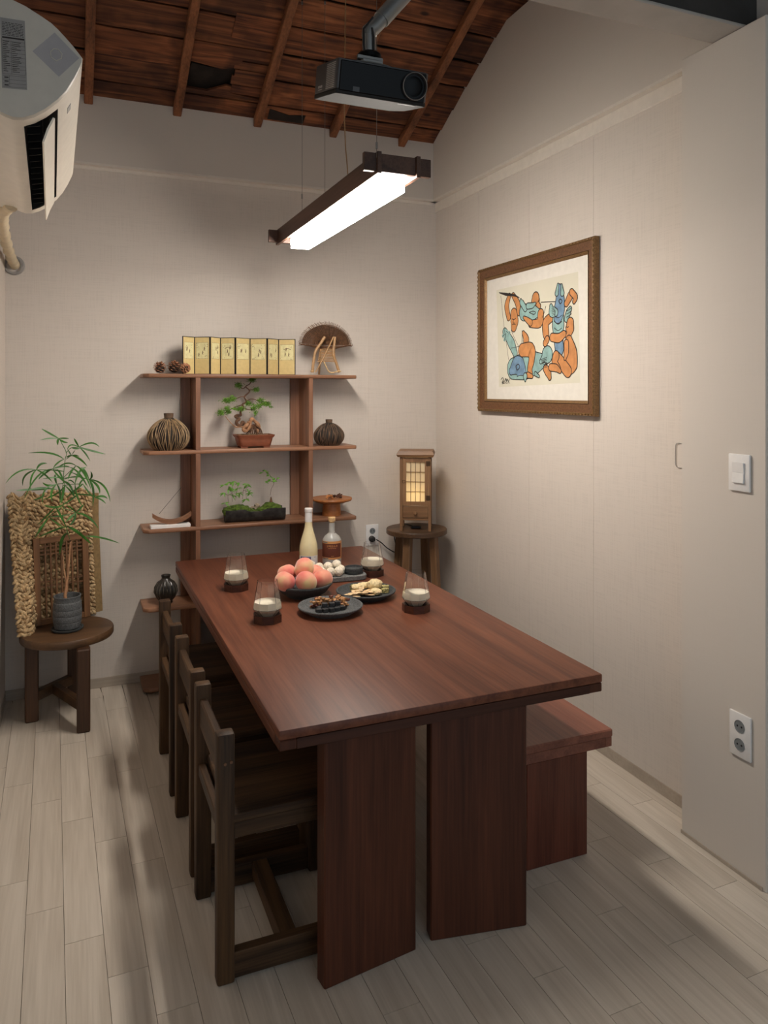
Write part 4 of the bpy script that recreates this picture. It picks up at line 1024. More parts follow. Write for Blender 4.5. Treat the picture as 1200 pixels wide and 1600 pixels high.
MB().ico((.015, .0, .075), .022, 2, 0, (1, .8, .8), .3, 30).ico((-.01, .01, .07), .014, 2, 0, (1, .8, .8), .3, 30).build('rock', plain('pale_rock', (140, 126, 106), .85, var=.3, vscale=60), tr_, smooth=0)
MB().lathe([(0, 0), (.012, 0), (.009, .016), (.006, .03), (.003, .042), (0, .043)], 10, (.098, -.005, .09)).build('seedling_base', BARK, tr_)
def sq(x, y, yy=4.33): q = on_y(320 + x / 5, 720 + y / 5, yy) - tro; return Matrix.Rotation(math.radians(4), 3, 'Z') @ q
sm = MB()
for P_ in ([(185, 330), (180, 280), (185, 200)], [(215, 320), (212, 240), (225, 170)], [(240, 310), (245, 260), (265, 180)], [(295, 300), (300, 240), (325, 180)], [(325, 300), (322, 220), (345, 200)], [(510, 270), (520, 220), (540, 165), (490, 90), (455, 80)], [(535, 170), (565, 145), (585, 132)], [(530, 165), (505, 155), (475, 162)], [(300, 230), (335, 240)], [(215, 250), (180, 270), (150, 250)]):
    sm.tube(spline([sq(*p) for p in P_], 4), .0011, 5)
sm.build('stems', BARK, tr_)
def leafquad(m, p, d, L, w_, droop=.3, mi=0, nseg=4, up=None):
    d = Vector(d).normalized(); s_ = d.cross(Vector((0, -.6, 1)) if up is None else up).normalized(); A = []; B = []
    for i in range(nseg + 1):
        t = i / nseg; q = Vector(p) + d * L * t + Vector((0, 0, -droop * L * t * t)); ww = w_ * math.sin(PI * min(1, t * .9 + .08)) ** .8
        A.append(q + s_ * ww); B.append(q - s_ * ww)
    m.faces(A + B, [(i, i + 1, nseg + 2 + i, nseg + 1 + i) for i in range(nseg)], mi)
random.seed(14)
lf = MB()
for x, y in ((150, 190), (185, 165), (190, 200), (225, 160), (230, 225), (270, 170), (262, 215), (325, 180), (335, 190), (340, 240), (350, 255), (215, 270), (240, 260), (150, 250), (160, 330), (270, 250), (180, 225), (205, 215), (320, 300)):
    for k_ in range(4): leafquad(lf, sq(x, y, 4.33 + random.uniform(-.015, .015)), (random.uniform(-1, 1), random.uniform(-.6, .2), random.uniform(-.5, .35)), .026, .0048, .3)
for x, y, L in ((455, 80, .022), (475, 88, .02), (450, 90, .018), (505, 115, .018), (520, 130, .014), (545, 148, .022), (540, 155, .018), (490, 155, .02), (470, 165, .022), (580, 133, .014)):
    for k_ in range(2): leafquad(lf, sq(x, y), (random.uniform(-1, 1), random.uniform(-.5, .1), random.uniform(-.2, .4)), L * 1.1, .0068, .2)
lf.build('leaves', LEAFL, tr_, smooth=0)

# incense boat
ic = thing('incense_holder', 'curved wooden incense boat with a stick, on the left of the third board', 'incense holder', (.512, 4.315, SZ[2]), 0)
rings = []
for i in range(17):
    x = -.104 + .208 * i / 16; u = x / .104; zc = .0085 + .040 * u * u; w_ = .022 * math.sqrt(max(.06, 1 - u * u * .55))
    rings.append([Vector((x, -w_, zc + .014)), Vector((x, -w_ * .8, zc - .008)), Vector((x, w_ * .8, zc - .008)), Vector((x, w_, zc + .014)), Vector((x, w_ * .7, zc + .014)), Vector((x, 0, zc + .008)), Vector((x, -w_ * .7, zc + .014))])
MB().loft(rings).build('wooden_boat', SHX, ic, smooth=50)
MB().tube([on_y(248, 807, 4.315) - Vector((.512, 4.315, SZ[2])), on_y(283, 765, 4.315) - Vector((.512, 4.315, SZ[2]))], [.0012, .0010], 5).build('incense_stick', INK, ic)
tag(MB().box((-.112, -.03, 0), (.1, .03, .019)).build('white_tray', WHP, None, bevel=.002), 'flat white tray under the incense boat on the third board', 'tray')
o = bpy.data.objects['white_tray']; o.location = (.508, 4.285, SZ[2])
bpy.data.objects['incense_holder'].location = (.512, 4.29, SZ[2] + .0185)
for ch_ in ic.children: pass
# cake stand and wood chunks
cs = thing('pedestal_stand', 'turned orange-brown wooden pedestal on the right end of the third board', 'stand', (1.458, 4.34, SZ[2]))
MB().lathe([(0, 0), (.058, 0), (.0585, .004), (.052, .07), (.05, .078), (0, .078)], 40).build('foot', ORW, cs)
MB().lathe([(0, .078), (.085, .078), (.12, .089), (.125, .097), (.122, .104), (.108, .102), (0, .1)], 56).build('plate', ORW, cs)
random.seed(12)
for n_, (x, y, r, m_, lb) in enumerate(((-.03, -.03, .022, ROOTL, 'pale tan wood chunk at the front left of the pedestal plate'), (.0, .01, .024, ROOTM, 'dark brown wood chunk at the back of the pedestal plate'), (.035, -.012, .022, ROOTM, 'dark knobbly wood chunk at the right of the pedestal plate'))):
    m = MB()
    for k_ in range(5):
        a = random.uniform(0, 6.28); m.ico((random.uniform(-.018, .018), random.uniform(-.01, .01), random.uniform(.006, .016)), r * random.uniform(.35, .6), 2, 0, (1.6, .7, .6), .3, 30, Matrix.Rotation(a, 3, 'Z') @ Matrix.Rotation(random.uniform(-.6, .6), 3, 'Y'))
    zs = min(v.co.z for v in m.bm.verts)
    o = m.build('wood_chunk', m_, smooth=0); o.location = (1.458 + x, 4.34 + y, SZ[2] + .1015 - zs); tag(o, lb, 'wood', 'wood chunks on the pedestal')

# ================================================================== LEFT STOOL: MAT, LATTICE, PLANT
mo = Vector((-.1, 4.3, .44))
def matpt(s, t, off=0):
    bot = [(0, (-.242, 4.10)), (.25, (-.186, 4.12)), (.36, (-.18, 4.21)), (.46, (-.165, 4.325)), (1, (.138, 4.405))]
    top = [(0, (-.308, 4.36)), (.25, (-.235, 4.37)), (.36, (-.2, 4.375)), (.46, (-.16, 4.395)), (1, (.118, 4.44))]
    def ip(L, s):
        for (a, p), (b, q) in zip(L, L[1:]):
            if s <= b: k_ = (s - a) / (b - a); return Vector((p[0] + (q[0] - p[0]) * k_, p[1] + (q[1] - p[1]) * k_, 0))
    z0 = .445 + .004 * math.sin(s * 30); z1 = 1.105 + .012 * math.sin(s * 24) - .03 * (s - .5) * (s - .5)
    te = min(1, t * 1.25) if s > .3 else t
    b = ip(bot, s); c = ip(top, s); p = b.lerp(c, te if s > .36 else t); p.z = z0 + (z1 - z0) * t
    return p - mo + Vector((0, -off, 0))
mat_ = thing('woven_rope_mat', 'thick straw rope mat draped behind the lattice panel on the left stool', 'mat', mo)
g = MB(); nS_, nT = 30, 30
vs = [matpt(i / nS_, j / nT, .002) for j in range(nT + 1) for i in range(nS_ + 1)]; vs2 = [matpt(i / nS_, j / nT, -.014) + Vector((.02 if i == nS_ else 0, 0, 0)) for j in range(nT + 1) for i in range(nS_ + 1)]
W_ = nS_ + 1; o_ = len(vs)
fs = [(j * W_ + i, j * W_ + i + 1, (j + 1) * W_ + i + 1, (j + 1) * W_ + i) for j in range(nT) for i in range(nS_)]
fs += [tuple(o_ + k_ for k_ in reversed(f)) for f in fs]
fs += [(j * W_, (j + 1) * W_, o_ + (j + 1) * W_, o_ + j * W_) for j in range(nT)] + [(j * W_ + nS_, o_ + j * W_ + nS_, o_ + (j + 1) * W_ + nS_, (j + 1) * W_ + nS_) for j in range(nT)]
fs += [(i, o_ + i, o_ + i + 1, i + 1) for i in range(nS_)] + [(nT * W_ + i, nT * W_ + i + 1, o_ + nT * W_ + i + 1, o_ + nT * W_ + i) for i in range(nS_)]
g.faces(vs + vs2, fs).build('backing', STRAWB, mat_)
g = MB(); random.seed(8); cols = 25; rws = 33
for j in range(rws):
    for i in range(cols):
        s_ = min(.95, max(.01, (i + (.5 if j % 2 else 0) + random.uniform(-.15, .15)) / cols)); t_ = min(1, max(0, (j + random.uniform(-.15, .15)) / (rws - 1)))
        p = matpt(s_, t_); q = matpt(min(1, s_ + .01), t_); d = (q - p).normalized()
        nn = d.cross(Vector((0, 0, 1))).normalized(); a = random.choice((-.7, .6)) + random.uniform(-.25, .25) if j % 2 else random.uniform(.3, .9)
        R = Matrix((d, nn, Vector((0, 0, 1)))).transposed() @ Matrix.Rotation(a, 3, 'Y')
        g.ico(p + nn * random.uniform(.003, .008), random.uniform(.0095, .0135), 2, random.choice((0,0,0,1)), (1.35, .8, .8), 0, 10, R)
g.build('rope_knots', [STRAW, plain('straw_rope_dark', (146, 116, 80), .85, var=.35, vscale=60, bump=.6)], mat_, stuff=True)

lt = thing('lattice_panel', 'small brown wooden lattice window panel leaning on the mat, left stool', 'panel', (-.176, 4.258, .44))
ldir = Vector((.091 + .176, 4.342 - 4.258, 0)); lw = ldir.length; laz = math.atan2(ldir.y, ldir.x); lt.rotation_euler = (math.radians(-5), 0, laz)
lh = .445
for x in (0, lw - .032): MB().box((x, -.011, 0), (x + .032, .011, lh)).build('stile', LATZ, lt, bevel=.002)
for z in (0, lh - .03): MB().box((.032, -.010, z), (lw - .032, .010, z + .03)).build('rail', LATX, lt, bevel=.002)
for i in range(7):
    x = .032 + (lw - .064) * (i + 1) / 8; MB().box((x - .004, -.007, .03), (x + .004, .003, lh - .03)).build('lattice_bar', LATZ, lt)
for z in (.19, .215, .355, .375, .395): MB().box((.032, -.002, z), (lw - .032, .007, z + .007)).build('lattice_bar', LATX, lt)

pt = thing('potted_plant', 'slender green plant with drooping narrow leaves in a grey ribbed pot', 'plant', (-.02, 4.14, .44)); pto = Vector((-.02, 4.14, .44))
MB().lathe([(0, 0), (.068, 0), (.0755, .006), (.077, .013), (.07, .013), (.066, .008), (0, .008)], 44).build('saucer', STONED, pt)
MB().lathe([(0, .009), (.05, .009), (.06, .014), (.0665, .04), (.0665, .043), (.0655, .044), (.0675, .048), (.069, .075), (.0675, .078), (.069, .081), (.069, .105), (.0675, .108), (.0685, .111), (.0665, .14), (.0655, .143), (.063, .146), (.062, .16), (.0655, .172), (.064, .175), (.059, .174), (.057, .15), (0, .146)], 48).build('pot', STONE, pt)
MB().lathe([(0, .146), (.058, .146), (.04, .152), (0, .154)], 24).build('soil', SOIL, pt)
def pq(x, y, yy=4.13): return on_y(x / 6.316, 670 + y / 6.316, yy) - pto
q7 = lambda x, y: on_y(x / 6.4, 750 + y / 6.4, 4.13) - pto
MB().tube(spline([q7(655, 1195), q7(652, 1130), q7(672, 1000), q7(690, 800), q7(705, 620)], 6), [.0085 - .0002 * i for i in range(25)], 8).build('trunk', BARKL, pt)
MB().tube(spline([q7(650, 1195), q7(668, 1060), q7(640, 900), q7(625, 700)], 6), [.006 - .0002 * i for i in range(19)], 8).build('trunk', BARKL, pt)
smm = MB()
for P_ in ([(690, 1090), (650, 970), (620, 880), (625, 760), (612, 640), (625, 520), (632, 400), (645, 290), (655, 235), (590, 105)], [(620, 490), (680, 430), (750, 365)], [(650, 240), (700, 190), (780, 180)], [(655, 300), (700, 265)], [(632, 420), (520, 400)], [(630, 420), (450, 405), (360, 405)], [(625, 500), (740, 470), (880, 500)], [(620, 770), (480, 865)], [(625, 780), (750, 830)], [(625, 540), (560, 545)], [(625, 560), (740, 545), (820, 545)], [(880, 500), (940, 680)]):
    smm.tube(spline([pq(*p) for p in P_], 4), .0019, 6)
smm.build('stems', LEAF, pt)
random.seed(31)
def blade(a, c, b, w_=.0065, yo=None):
    ya = 4.13 + random.uniform(-.02, .02); yb = ya + (random.uniform(-.1, .06) if yo is None else yo)
    A, Cc, B = pq(*a, ya), pq(*c, (ya + yb) / 2), pq(*b, yb); pts_ = bez(A, Cc * 2 - (A + B) / 2, B, 8)
    m = MB(); L = []; R = []; Mx = []
    for i, p in enumerate(pts_):
        d = pts_[min(8, i + 1)] - pts_[max(0, i - 1)]; s_ = d.cross(Vector((random.uniform(-.0, .0), -1, .35))).normalized(); t = i / 8
        ww = w_ * 1.45 * (math.sin(PI * (t * .93 + .05)) ** .7) * .5; L.append(p + s_ * ww); R.append(p - s_ * ww); Mx.append(p + Vector((0, -.25, -.6)) * ww * .5)
    vs_ = L + Mx + R; n = 9; fs_ = [(i, i + 1, n + i + 1, n + i) for i in range(8)] + [(n + i, n + i + 1, 2 * n + i + 1, 2 * n + i) for i in range(8)]
    m.faces(vs_, fs_).build('leaf', LEAF, pt)
BL = [((580, 95), (490, 95), (395, 110)), ((580, 95), (490, 45), (410, 0)), ((580, 95), (630, 93), (680, 97)), ((580, 95), (570, 120), (570, 160)), ((580, 95), (620, 125), (670, 135)),
      ((780, 180), (840, 240), (890, 320)), ((780, 180), (900, 140), (980, 180)), ((780, 180), (750, 130), (730, 95)), ((780, 180), (900, 215), (1040, 250)), ((780, 180), (700, 160), (665, 210)), ((790, 190), (750, 195), (710, 190)),
      ((710, 265), (690, 240), (672, 205)), ((710, 265), (790, 300), (860, 370)), ((710, 265), (745, 262), (782, 275)), ((710, 265), (720, 240), (742, 212)), ((710, 265), (680, 270), (655, 280)),
      ((630, 300), (490, 240), (280, 240)), ((630, 300), (565, 340), (525, 390)), ((360, 405), (190, 420), (55, 540)), ((360, 405), (250, 460), (225, 560)), ((360, 405), (310, 480), (300, 600)), ((360, 405), (400, 350), (465, 342)), ((360, 405), (440, 450), (520, 530)),
      ((520, 395), (370, 470), (240, 690)), ((520, 395), (600, 490), (710, 570)), ((520, 395), (620, 370), (690, 380)), ((520, 395), (440, 440), (380, 500)),
      ((750, 365), (700, 430), (670, 500)), ((750, 365), (660, 340), (560, 390)), ((750, 365), (830, 440), (900, 600)), ((690, 380), (780, 440), (870, 580)), ((850, 378), (780, 430), (740, 545)),
      ((620, 490), (740, 475), (830, 478)), ((620, 490), (560, 480), (420, 492)), ((880, 500), (1020, 560), (1088, 720)), ((880, 500), (920, 600), (915, 760)), ((880, 500), (840, 420), (800, 380)), ((880, 500), (905, 470), (895, 420)), ((880, 500), (960, 560), (985, 640)), ((860, 480), (800, 520), (780, 590)),
      ((560, 545), (440, 610), (425, 750)), ((560, 545), (590, 620), (590, 730)), ((560, 545), (545, 490), (545, 450)), ((560, 545), (510, 620), (515, 720)), ((560, 545), (480, 560), (420, 530)), ((560, 600), (400, 585), (300, 605)),
      ((640, 560), (700, 620), (750, 700)), ((740, 545), (760, 660), (815, 770)), ((740, 545), (700, 510), (670, 520)), ((820, 545), (760, 590), (640, 690)), ((820, 545), (870, 620), (930, 680)), ((640, 550), (620, 650), (600, 740)), ((460, 600), (300, 600), (160, 610)), ((440, 640), (400, 680), (330, 700)), ((700, 640), (840, 650), (960, 665)),
      ((620, 750), (700, 700), (800, 620)), ((620, 750), (540, 775), (430, 750)), ((550, 770), (470, 850), (370, 950)), ((550, 770), (600, 860), (650, 960)), ((480, 870), (430, 940), (370, 1010)), ((480, 870), (560, 930), (640, 980)), ((480, 870), (600, 860), (700, 840)), ((480, 870), (420, 960), (340, 1080)),
      ((750, 830), (700, 870), (650, 920)), ((750, 830), (700, 780), (660, 760)), ((750, 830), (730, 900), (690, 950)), ((750, 830), (870, 870), (970, 980)), ((750, 830), (790, 790), (830, 740)),
      ((650, 965), (540, 1000), (380, 1070)), ((660, 960), (780, 1030), (900, 1140), .010), ((660, 1030), (610, 1100), (590, 1240), .011), ((840, 1060), (1000, 1075), (1180, 1130)), ((940, 680), (1000, 700), (1045, 740)), ((940, 680), (1010, 665), (1060, 690)), ((640, 560), (560, 640), (420, 700)), ((700, 430), (800, 480), (850, 560)), ((625, 520), (690, 560), (740, 690)), ((560, 400), (600, 450), (640, 560))]
for b in BL: blade(b[0], b[1], b[2], b[3] if len(b) > 3 else random.uniform(.0048, .0082))

# ================================================================== THINGS ON THE TABLE
# octagonal wooden bases and faceted tumblers of milky drink
def octa(r, z0, z1, a0=.2): return [(r * math.cos(a0 + i * PI / 4), r * math.sin(a0 + i * PI / 4)) for i in range(8)]
def tumbler(x, y, lb, wl):
    b = MB(); r = .0585
    ou = octa(r, 0, 0); ri = octa(.042, 0, 0)
    rg = [[Vector((px, py, 0)) for px, py in ou], [Vector((px, py, .031)) for px, py in ou], [Vector((px, py, .031)) for px, py in octa(.05, 0, 0)], [Vector((px, py, .018)) for px, py in octa(.03, 0, 0)]]
    o = b.loft(rg).build('cup_base', CUPW, smooth=20); o.location = (x, y, TT); tag(o, wl, 'cup base', 'octagonal dark wooden cup bases')
    t = thing('tumbler', lb, 'glass', (x, y, TT + .0195), 0, 'faceted tumblers of milky drink')
    def ring(r, z, a0=.1, n=10): return [Vector((r * math.cos(a0 + i * 2 * PI / n), r * math.sin(a0 + i * 2 * PI / n), z)) for i in range(n)]
    w_ = .002
    MB().loft([ring(.012, 0), ring(.029, .001), ring(.059, .034), ring(.0405, .142), ring(.0405 - w_, .142), ring(.059 - w_ - .0003, .0345), ring(.0285, .004), ring(.011, .0035)]).build('glass_wall', GL, t, smooth=15)
    lv = .060; rr = .059 + (.0405 - .059) * (lv - .034) / (.142 - .034)
    MB().loft([ring(.0105, .0032), ring(.028, .0038), ring(.0578 - w_ + .0008, .0345), ring(rr - w_ + .0003, lv), ring(rr * .5, lv), ring(.001, lv)]).build('milky_drink', MILK, t, smooth=15)
tumbler(.697, 3.445, 'faceted glass of milky drink on the far left of the tabletop', 'octagonal dark wood base under the far left glass')
tumbler(.715, 2.923, 'faceted glass of milky drink nearest the camera on the left of the plates', 'octagonal dark wood base under the glass nearest the three chairs')
tumbler(1.372, 3.457, 'faceted glass of milky drink at the far right, beside the bottles', 'octagonal dark wood base under the far right glass by the bottles')
tumbler(1.318, 2.828, 'faceted glass of milky drink at the near right, apart from the plates', 'octagonal dark wood base under the near right glass')

bl = thing('peach_bowl', 'round dark stone bowl filled with peaches', 'bowl', (.956, 3.235, TT))
MB().lathe([(0, 0), (.075, 0), (.078, .006), (.1, .018), (.122, .045), (.1285, .052), (.128, .057), (.122, .058), (.112, .046), (.085, .022), (0, .016)], 64).build('body', STONED, bl)
# peaches
def peach(px, py, yy, r, lb, rot, zmin=None):
    c = on_y(340 + px / 3.3333, 780 + py / 3.3333, yy)
    prof = []
    m = MB(); n = 28
    for i in range(n + 1):
        a = PI * i / n; rr = math.sin(a) * (1 + .04 * math.sin(a)); z = -math.cos(a) * .95
        if a > PI * .8: z -= .14 * ((a - PI * .8) / (PI * .2)) ** 1.5
        prof.append((rr * r, z * r))
    m.lathe(prof, 36, mod=lambda a, z: 1 - .06 * math.exp(-((((a + PI) % (2 * PI)) - PI) / .16) ** 2))
    o = m.build('peach', PEACH, smooth=60); o.location = c; o.rotation_euler = rot
    tag(o, lb, 'peach', 'peaches in the dark stone bowl'); return o
peach(358, 428, 3.19, .0445, 'front left peach of the bowl, pink with yellow side', (.5, .3, 1))
peach(453, 426, 3.16, .0465, 'deep pink peach at the front centre of the bowl', (.9, .1, 2))
peach(545, 421, 3.2, .0455, 'pale yellowish peach at the front right of the bowl', (.4, -.4, 4))
peach(443, 366, 3.235, .046, 'topmost peach with the crease towards the camera', (1.2, .0, -1.75))
peach(368, 385, 3.285, .043, 'peach at the back left of the bowl, half hidden', (.3, .3, 3))
peach(512, 388, 3.30, .043, 'peach at the back right of the bowl, mostly hidden', (.3, .1, .3))

pch = [o for o in C.objects if o.name.startswith('peach') and 'category' in o and o['category'] == 'peach']
prd = [o.dimensions.x / 2 * .985 for o in pch]
for _ in range(60):
    for i in range(len(pch)):
        for j in range(i + 1, len(pch)):
            v = pch[j].location - pch[i].location; dd_ = prd[i] + prd[j] - v.length
            if dd_ > 0: pch[i].location -= v.normalized() * dd_ * .5; pch[j].location += v.normalized() * dd_ * .5
        p = pch[i].location; q = Vector((p.x - .956, p.y - 3.235, 0)); mx_ = .128 - prd[i] * .75
        if q.length > mx_ and p.z < TT + .08: p.x = .956 + q.x / q.length * mx_; p.y = 3.235 + q.y / q.length * mx_
        p.z = max(p.z, TT + .018 + prd[i] + .5 * max(0, q.length - .06) * .6)
def plate(lb, loc, R, m1):
    t = thing('stone_plate', lb, 'plate', loc)
    MB().lathe([(0, 0), (R * .70, 0), (R * .72, .004), (R * .9, .016), (R * .985, .024), (R, .029), (R * .98, .032), (R * .94, .031), (R * .88, .022), (R * .8, .0145), (0, .0135)], 72).build('body', m1, t); return t
plate('round grey stone plate in front, with black cubes and nut clusters', (.984, 2.945, TT), .134, STONE)
plate('round dark stone plate behind on the right, with pale snacks', (1.204, 3.108, TT), .133, STONED)
PZ = TT + .014
def bb(x, y, yy): return on_y(430 + x / 6, 780 + y / 6, yy)
random.seed(17)
cube = None
cl = [('black sesame cube at the left end of the front row', -.062, -.038, 0), ('black sesame cube second from the left in the front row', -.037, -.043, 0), ('black sesame cube third from the left in the front row', -.011, -.046, 0), ('black sesame cube fourth from the left in the front row', .015, -.041, 0), ('black sesame cube at the right end of the front row', .039, -.034, 0),
      ('black sesame cube at the left of the second row', -.05, -.012, 0), ('black sesame cube in the middle of the second row', -.022, -.016, 0), ('black sesame cube at the right of the second row', .008, -.012, 0),
      ('black sesame cube stacked on top at the left', -.033, -.026, 1), ('black sesame cube stacked on top in the centre', -.004, -.030, 1), ('black sesame cube stacked on top at the right', .022, -.018, 1)]
for i, (lb, x, y, lv) in enumerate(cl):
    if cube is None: cube = MB().box((-.0115, -.0105, 0), (.0115, .0105, .017)).build('sesame_cube', SESAME, bevel=.002); o = cube
    else: o = cube.copy(); C.objects.link(o)
    o.location = (.984 + x, 2.945 + y, PZ + lv * .0172); o.rotation_euler = (0, 0, random.uniform(-.25, .25)); tag(o, lb + ' of the front plate', 'sweet', 'black sesame cubes on the front plate')
for i, (x, y, z, r, lb) in enumerate(((-.058, .028, 0, .02, 'leftmost brown nut cluster'), (-.028, .05, 0, .022, 'brown nut cluster standing tall at the back left'), (.005, .042, 0, .019, 'low brown nut cluster in the middle of the row'), (.036, .046, 0, .024, 'largest brown nut cluster at the back right'), (.064, .018, 0, .021, 'brown nut cluster at the far right'), (.056, -.012, 0, .015, 'small brown nut cluster beside the right black cubes'))):
    m = MB()
    for k_ in range(16): m.ico((random.uniform(-.75, .75) * r, random.uniform(-.6, .6) * r, random.uniform(.35, 1.7) * r), r * random.uniform(.28, .45), 1, random.choice((0, 0, 0, 1)), (1.2, .9, .8), .2, 30)
    zs = min(v.co.z for v in m.bm.verts); o = m.build('nut_cluster', [NUT, MAROON], smooth=0); o.location = (.984 + x, 2.945 + y, PZ - zs); tag(o, lb + ' on the front plate', 'snack', 'nut clusters on the front plate')
# back plate: flakes, puffs, green pieces
B0 = Vector((1.204, 3.108, PZ)); fk = None
for i in range(16):
    o = MB().ico((0, 0, 0), .023, 2, 0, (1, .62, .13), .1, 20).build('almond_flake', FLAKE) if fk is None else fk.copy()
    if fk is None: fk = o
    else: C.objects.link(o)
    r_ = i // 6; o.location = B0 + Vector((-.088 + .021 * (i % 6) + .012 * r_, (-.010, -.036, -.06)[(i * 2 + r_) % 3] + .006 * r_, .005 + .0075 * r_ + .003 * (i % 3))); o.rotation_euler = (random.uniform(-.2, .2), random.uniform(-.25, .25), random.uniform(0, 3))
    tag(o, ('thin pale flake in the %s layer, %s place from the left, back plate' % (('bottom', 'middle', 'top')[r_], ('first', 'second', 'third', 'fourth', 'fifth', 'sixth')[i % 6])), 'snack', 'thin pale flakes on the back plate')
for i, (x, y, r, lb) in enumerate(((-.035, .022, .022, 'pale puffed snack at the left of the heap'), (-.003, .03, .024, 'pale puffed snack in the middle of the heap'), (.024, .045, .02, 'pale puffed snack at the back of the heap'), (.042, .0, .031, 'largest round pale puff on the right of the heap'), (.03, -.042, .024, 'flat round puff lying at the front right'))):
    m = MB().ico((0, 0, 0), r, 3, 0, (1.15, .95, .75 if r > .025 else .6), .12, 45); zs = min(v.co.z for v in m.bm.verts)
    o = m.build('puffed_snack', PUFF); o.location = B0 + Vector((x, y, (.012 if i < 4 else .0) - zs)); tag(o, lb + ' of the back plate', 'snack', 'pale puffs on the back plate')
for i, (x, y, r, lb) in enumerate(((-.03, .07, .018, 'green speckled snack at the back left'), (.04, .075, .018, 'green speckled snack at the back centre'), (.088, -.0, .02, 'green speckled snack at the right edge'), (.078, -.028, .016, 'small green speckled snack at the front right'))):
    m = MB().box((-r, -r * .7, 0), (r, r * .7, r * 1.1)); bmesh.ops.subdivide_edges(m.bm, edges=m.bm.edges, cuts=3, use_grid_fill=True)
    for v in m.bm.verts: v.co += Vector([random.uniform(-.0018, .0018) for _ in range(3)])
    o = m.build('green_snack', SEAW, smooth=0); o.location = B0 + Vector((x, y, .003)); o.rotation_euler = (0, 0, random.uniform(-.8, .8)); tag(o, lb + ' of the back plate', 'snack', 'green speckled snacks on the back plate')
# stone tray with rice balls and little bowl
ty = thing('stone_tray', 'grey stone slab tray behind the peach bowl', 'tray', (1.17, 3.445, TT), math.radians(-3))
MB().loft(rpot([(.150, .058, 0), (.155, .063, .004), (.155, .063, .022), (.151, .059, .026), (.143, .052, .026), (.141, .05, .0235)], .04)).build('body', STONEG, ty, smooth=40)
sbw = thing('small_stone_bowl', 'small black stone bowl on the right end of the grey tray', 'bowl', (1.268, 3.44, TT + .0238))
MB().lathe([(0, 0), (.036, 0), (.044, .004), (.0455, .014), (.043, .016), (.0455, .018), (.0455, .028), (.043, .031), (.0385, .031), (.037, .022), (0, .012)], 44).build('body', STONED, sbw)
for i, (x, y, yy, lb) in enumerate(((335, 618, 3.47, 'leftmost white puffed ball behind the peaches'), (412, 640, 3.45, 'white puffed ball second from the left'), (495, 632, 3.45, 'white puffed ball in the middle of the upper row'), (576, 612, 3.46, 'highest white puffed ball of the heap'), (612, 660, 3.445, 'white puffed ball at the right of the upper row'), (594, 708, 3.405, 'reddish-flecked white puffed ball at the lower right'), (520, 700, 3.41, 'white puffed ball low in the middle of the heap'), (440, 705, 3.42, 'white puffed ball low at the left of the heap'), (548, 668, 3.50, 'white puffed ball at the back of the heap'))):
    c = bb(x, y, yy); m = MB().ico((0, 0, 0), .0225, 3)
    for v in m.bm.verts: v.co *= 1 + .07 * noise.noise(v.co * 260 + Vector((i * 5, 0, 0)))
    o = m.build('rice_ball', RICE, smooth=0); o.location = (c.x, c.y, max(c.z, TT + .0465)); tag(o, lb, 'snack', 'white puffed rice balls on the grey tray')

# bottles
b1 = thing('rice_wine_bottle', 'tall bottle of cloudy yellow rice wine with a white cap', 'bottle', (1.142, 3.777, TT))
MB().lathe([(0, 0), (.045, 0), (.0485, .004), (.0485, .08), (.046, .108), (.038, .14), (.028, .172), (.021, .2), (.0185, .225), (.0185, .262), (0, .262)], 48).build('glass_body', MILKY, b1)
MB().lathe([(0, .245), (.0192, .245), (.0192, .278), (.0205, .279), (.0212, .281), (.0212, .296), (.019, .299), (0, .2995)], 32).build('cap', WHP, b1)
MB().lathe([(.0185, .228), (.0192, .2285), (.0192, .246), (.0185, .246)], 32).build('neck_foil', WHP, b1)
def wrap(R, z0, z1, a0, a1, mat, parent, name, n=16):
    m = MB(); m.loft([[Vector((R * math.cos(a0 + (a1 - a0) * i / n), R * math.sin(a0 + (a1 - a0) * i / n), z)) for i in range(n + 1)] for z in (z0, z1)], 0, False, False); return m.build(name, mat, parent)
va = -PI / 2 - .29   # side that faces the camera
lb1 = wrap(.0488, .012, .058, va - 1.25, va + 1.25, LABW, b1, 'label')
wrap(.04895, .02, .0545, va - .95, va + .25, NAVY, lb1, 'label_panel')
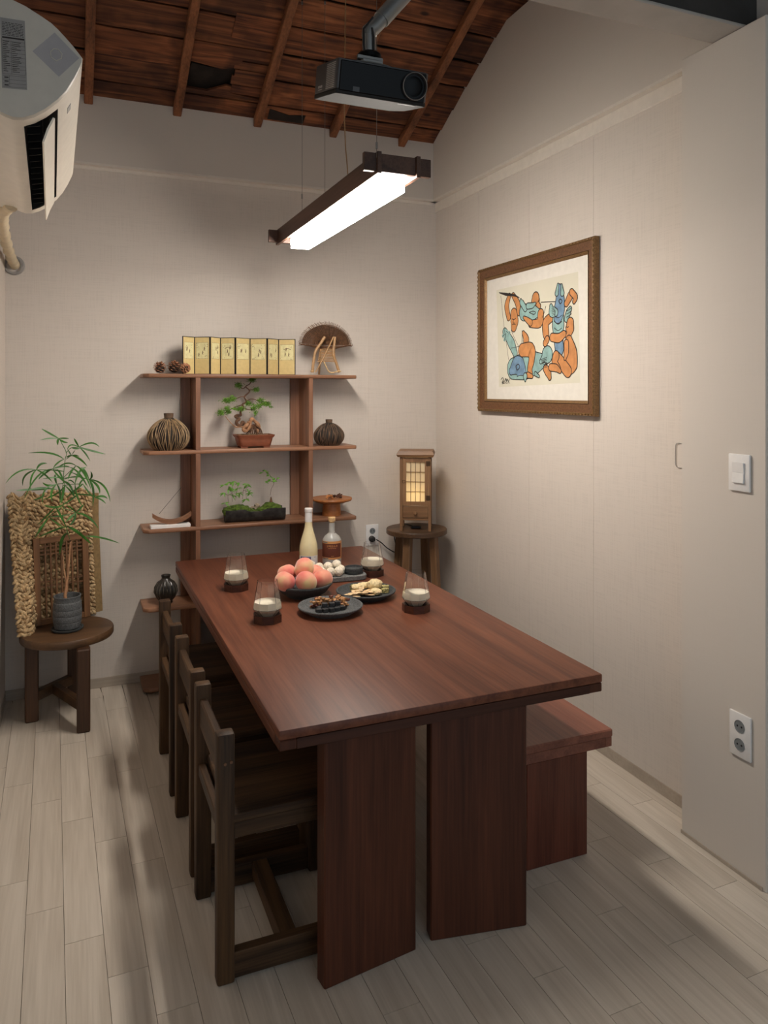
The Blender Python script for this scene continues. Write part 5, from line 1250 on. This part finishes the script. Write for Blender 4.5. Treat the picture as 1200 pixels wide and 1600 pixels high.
def circtext(body, size, mat, R, zc, a, parent, name='label_lettering'):
    q, me = text_obj(body, size, mat, Matrix.Identity(4), parent, name)
    for v in me.vertices:
        x, y, z = v.co; an = a + x / R; v.co = (R * math.cos(an) + z * math.cos(an), R * math.sin(an) + z * math.sin(an), zc + y)
    return q
arc = MB()
for r_ in (.013, .009):
    arc.tube([Vector((.0491 * math.cos(va - .35 + r_ * math.cos(t) / .0488), .0491 * math.sin(va - .35 + r_ * math.cos(t) / .0488), .03 + r_ * math.sin(t))) for t in [i * PI / 12 for i in range(13)]], .0008, 5)
arc.build('label_emblem', LABW, lb1)
wrap(.04905, .049, .0505, va - .85, va + .15, LABW, lb1, 'label_line')
for q_a in (.62, .70, .78): wrap(.04905, .0495, .0525, va + q_a, va + q_a + .05, INK, lb1, 'label_small_print', 3)
b2 = thing('spirit_bottle', 'frosted clear bottle with maroon label and cork stopper', 'bottle', (1.27, 3.777, TT))
MB().lathe([(0, 0), (.047, 0), (.05, .004), (.05, .115), (.047, .13), (.038, .145), (.024, .156), (.0165, .163), (.0155, .175), (.0155, .215), (.013, .215), (.013, .17), (.03, .145), (.044, .122), (.046, .11), (.046, .006), (0, .005)], 48).build('glass_body', FROST, b2)
MB().lathe([(0, .222), (.0185, .222), (.019, .224), (.019, .242), (.017, .244), (0, .244)], 28).build('stopper_cap', CORK, b2)
MB().lathe([(0, .19), (.0125, .19), (.0128, .222), (0, .222)], 20).build('cork', CORK, b2)
lb2 = wrap(.0505, .03, .124, va - 1.5, va + 1.5, LORNG, b2, 'label')
wrap(.0507, .04, .112, va - 1.5, va + 1.1, MAROON, lb2, 'label_panel')
circtext('고백원소주', .0135, LORNG, .0509, .094, va, lb2)
for q_i in range(9): wrap(.0509, .086, .0888, va - .42 + q_i * .095, va - .36 + q_i * .095, LORNG, lb2, 'label_small_print', 3)
for q_i in range(4): wrap(.0509, .046, .0485, va - .1 + q_i * .08, va - .05 + q_i * .08, LORNG, lb2, 'label_small_print', 3)
wrap(.0507, .115, .121, va - 1.2, va - .5, STONEG, lb2, 'label_band'); wrap(.0507, .032, .0375, va - 1.2, va - .4, STONEG, lb2, 'label_band')
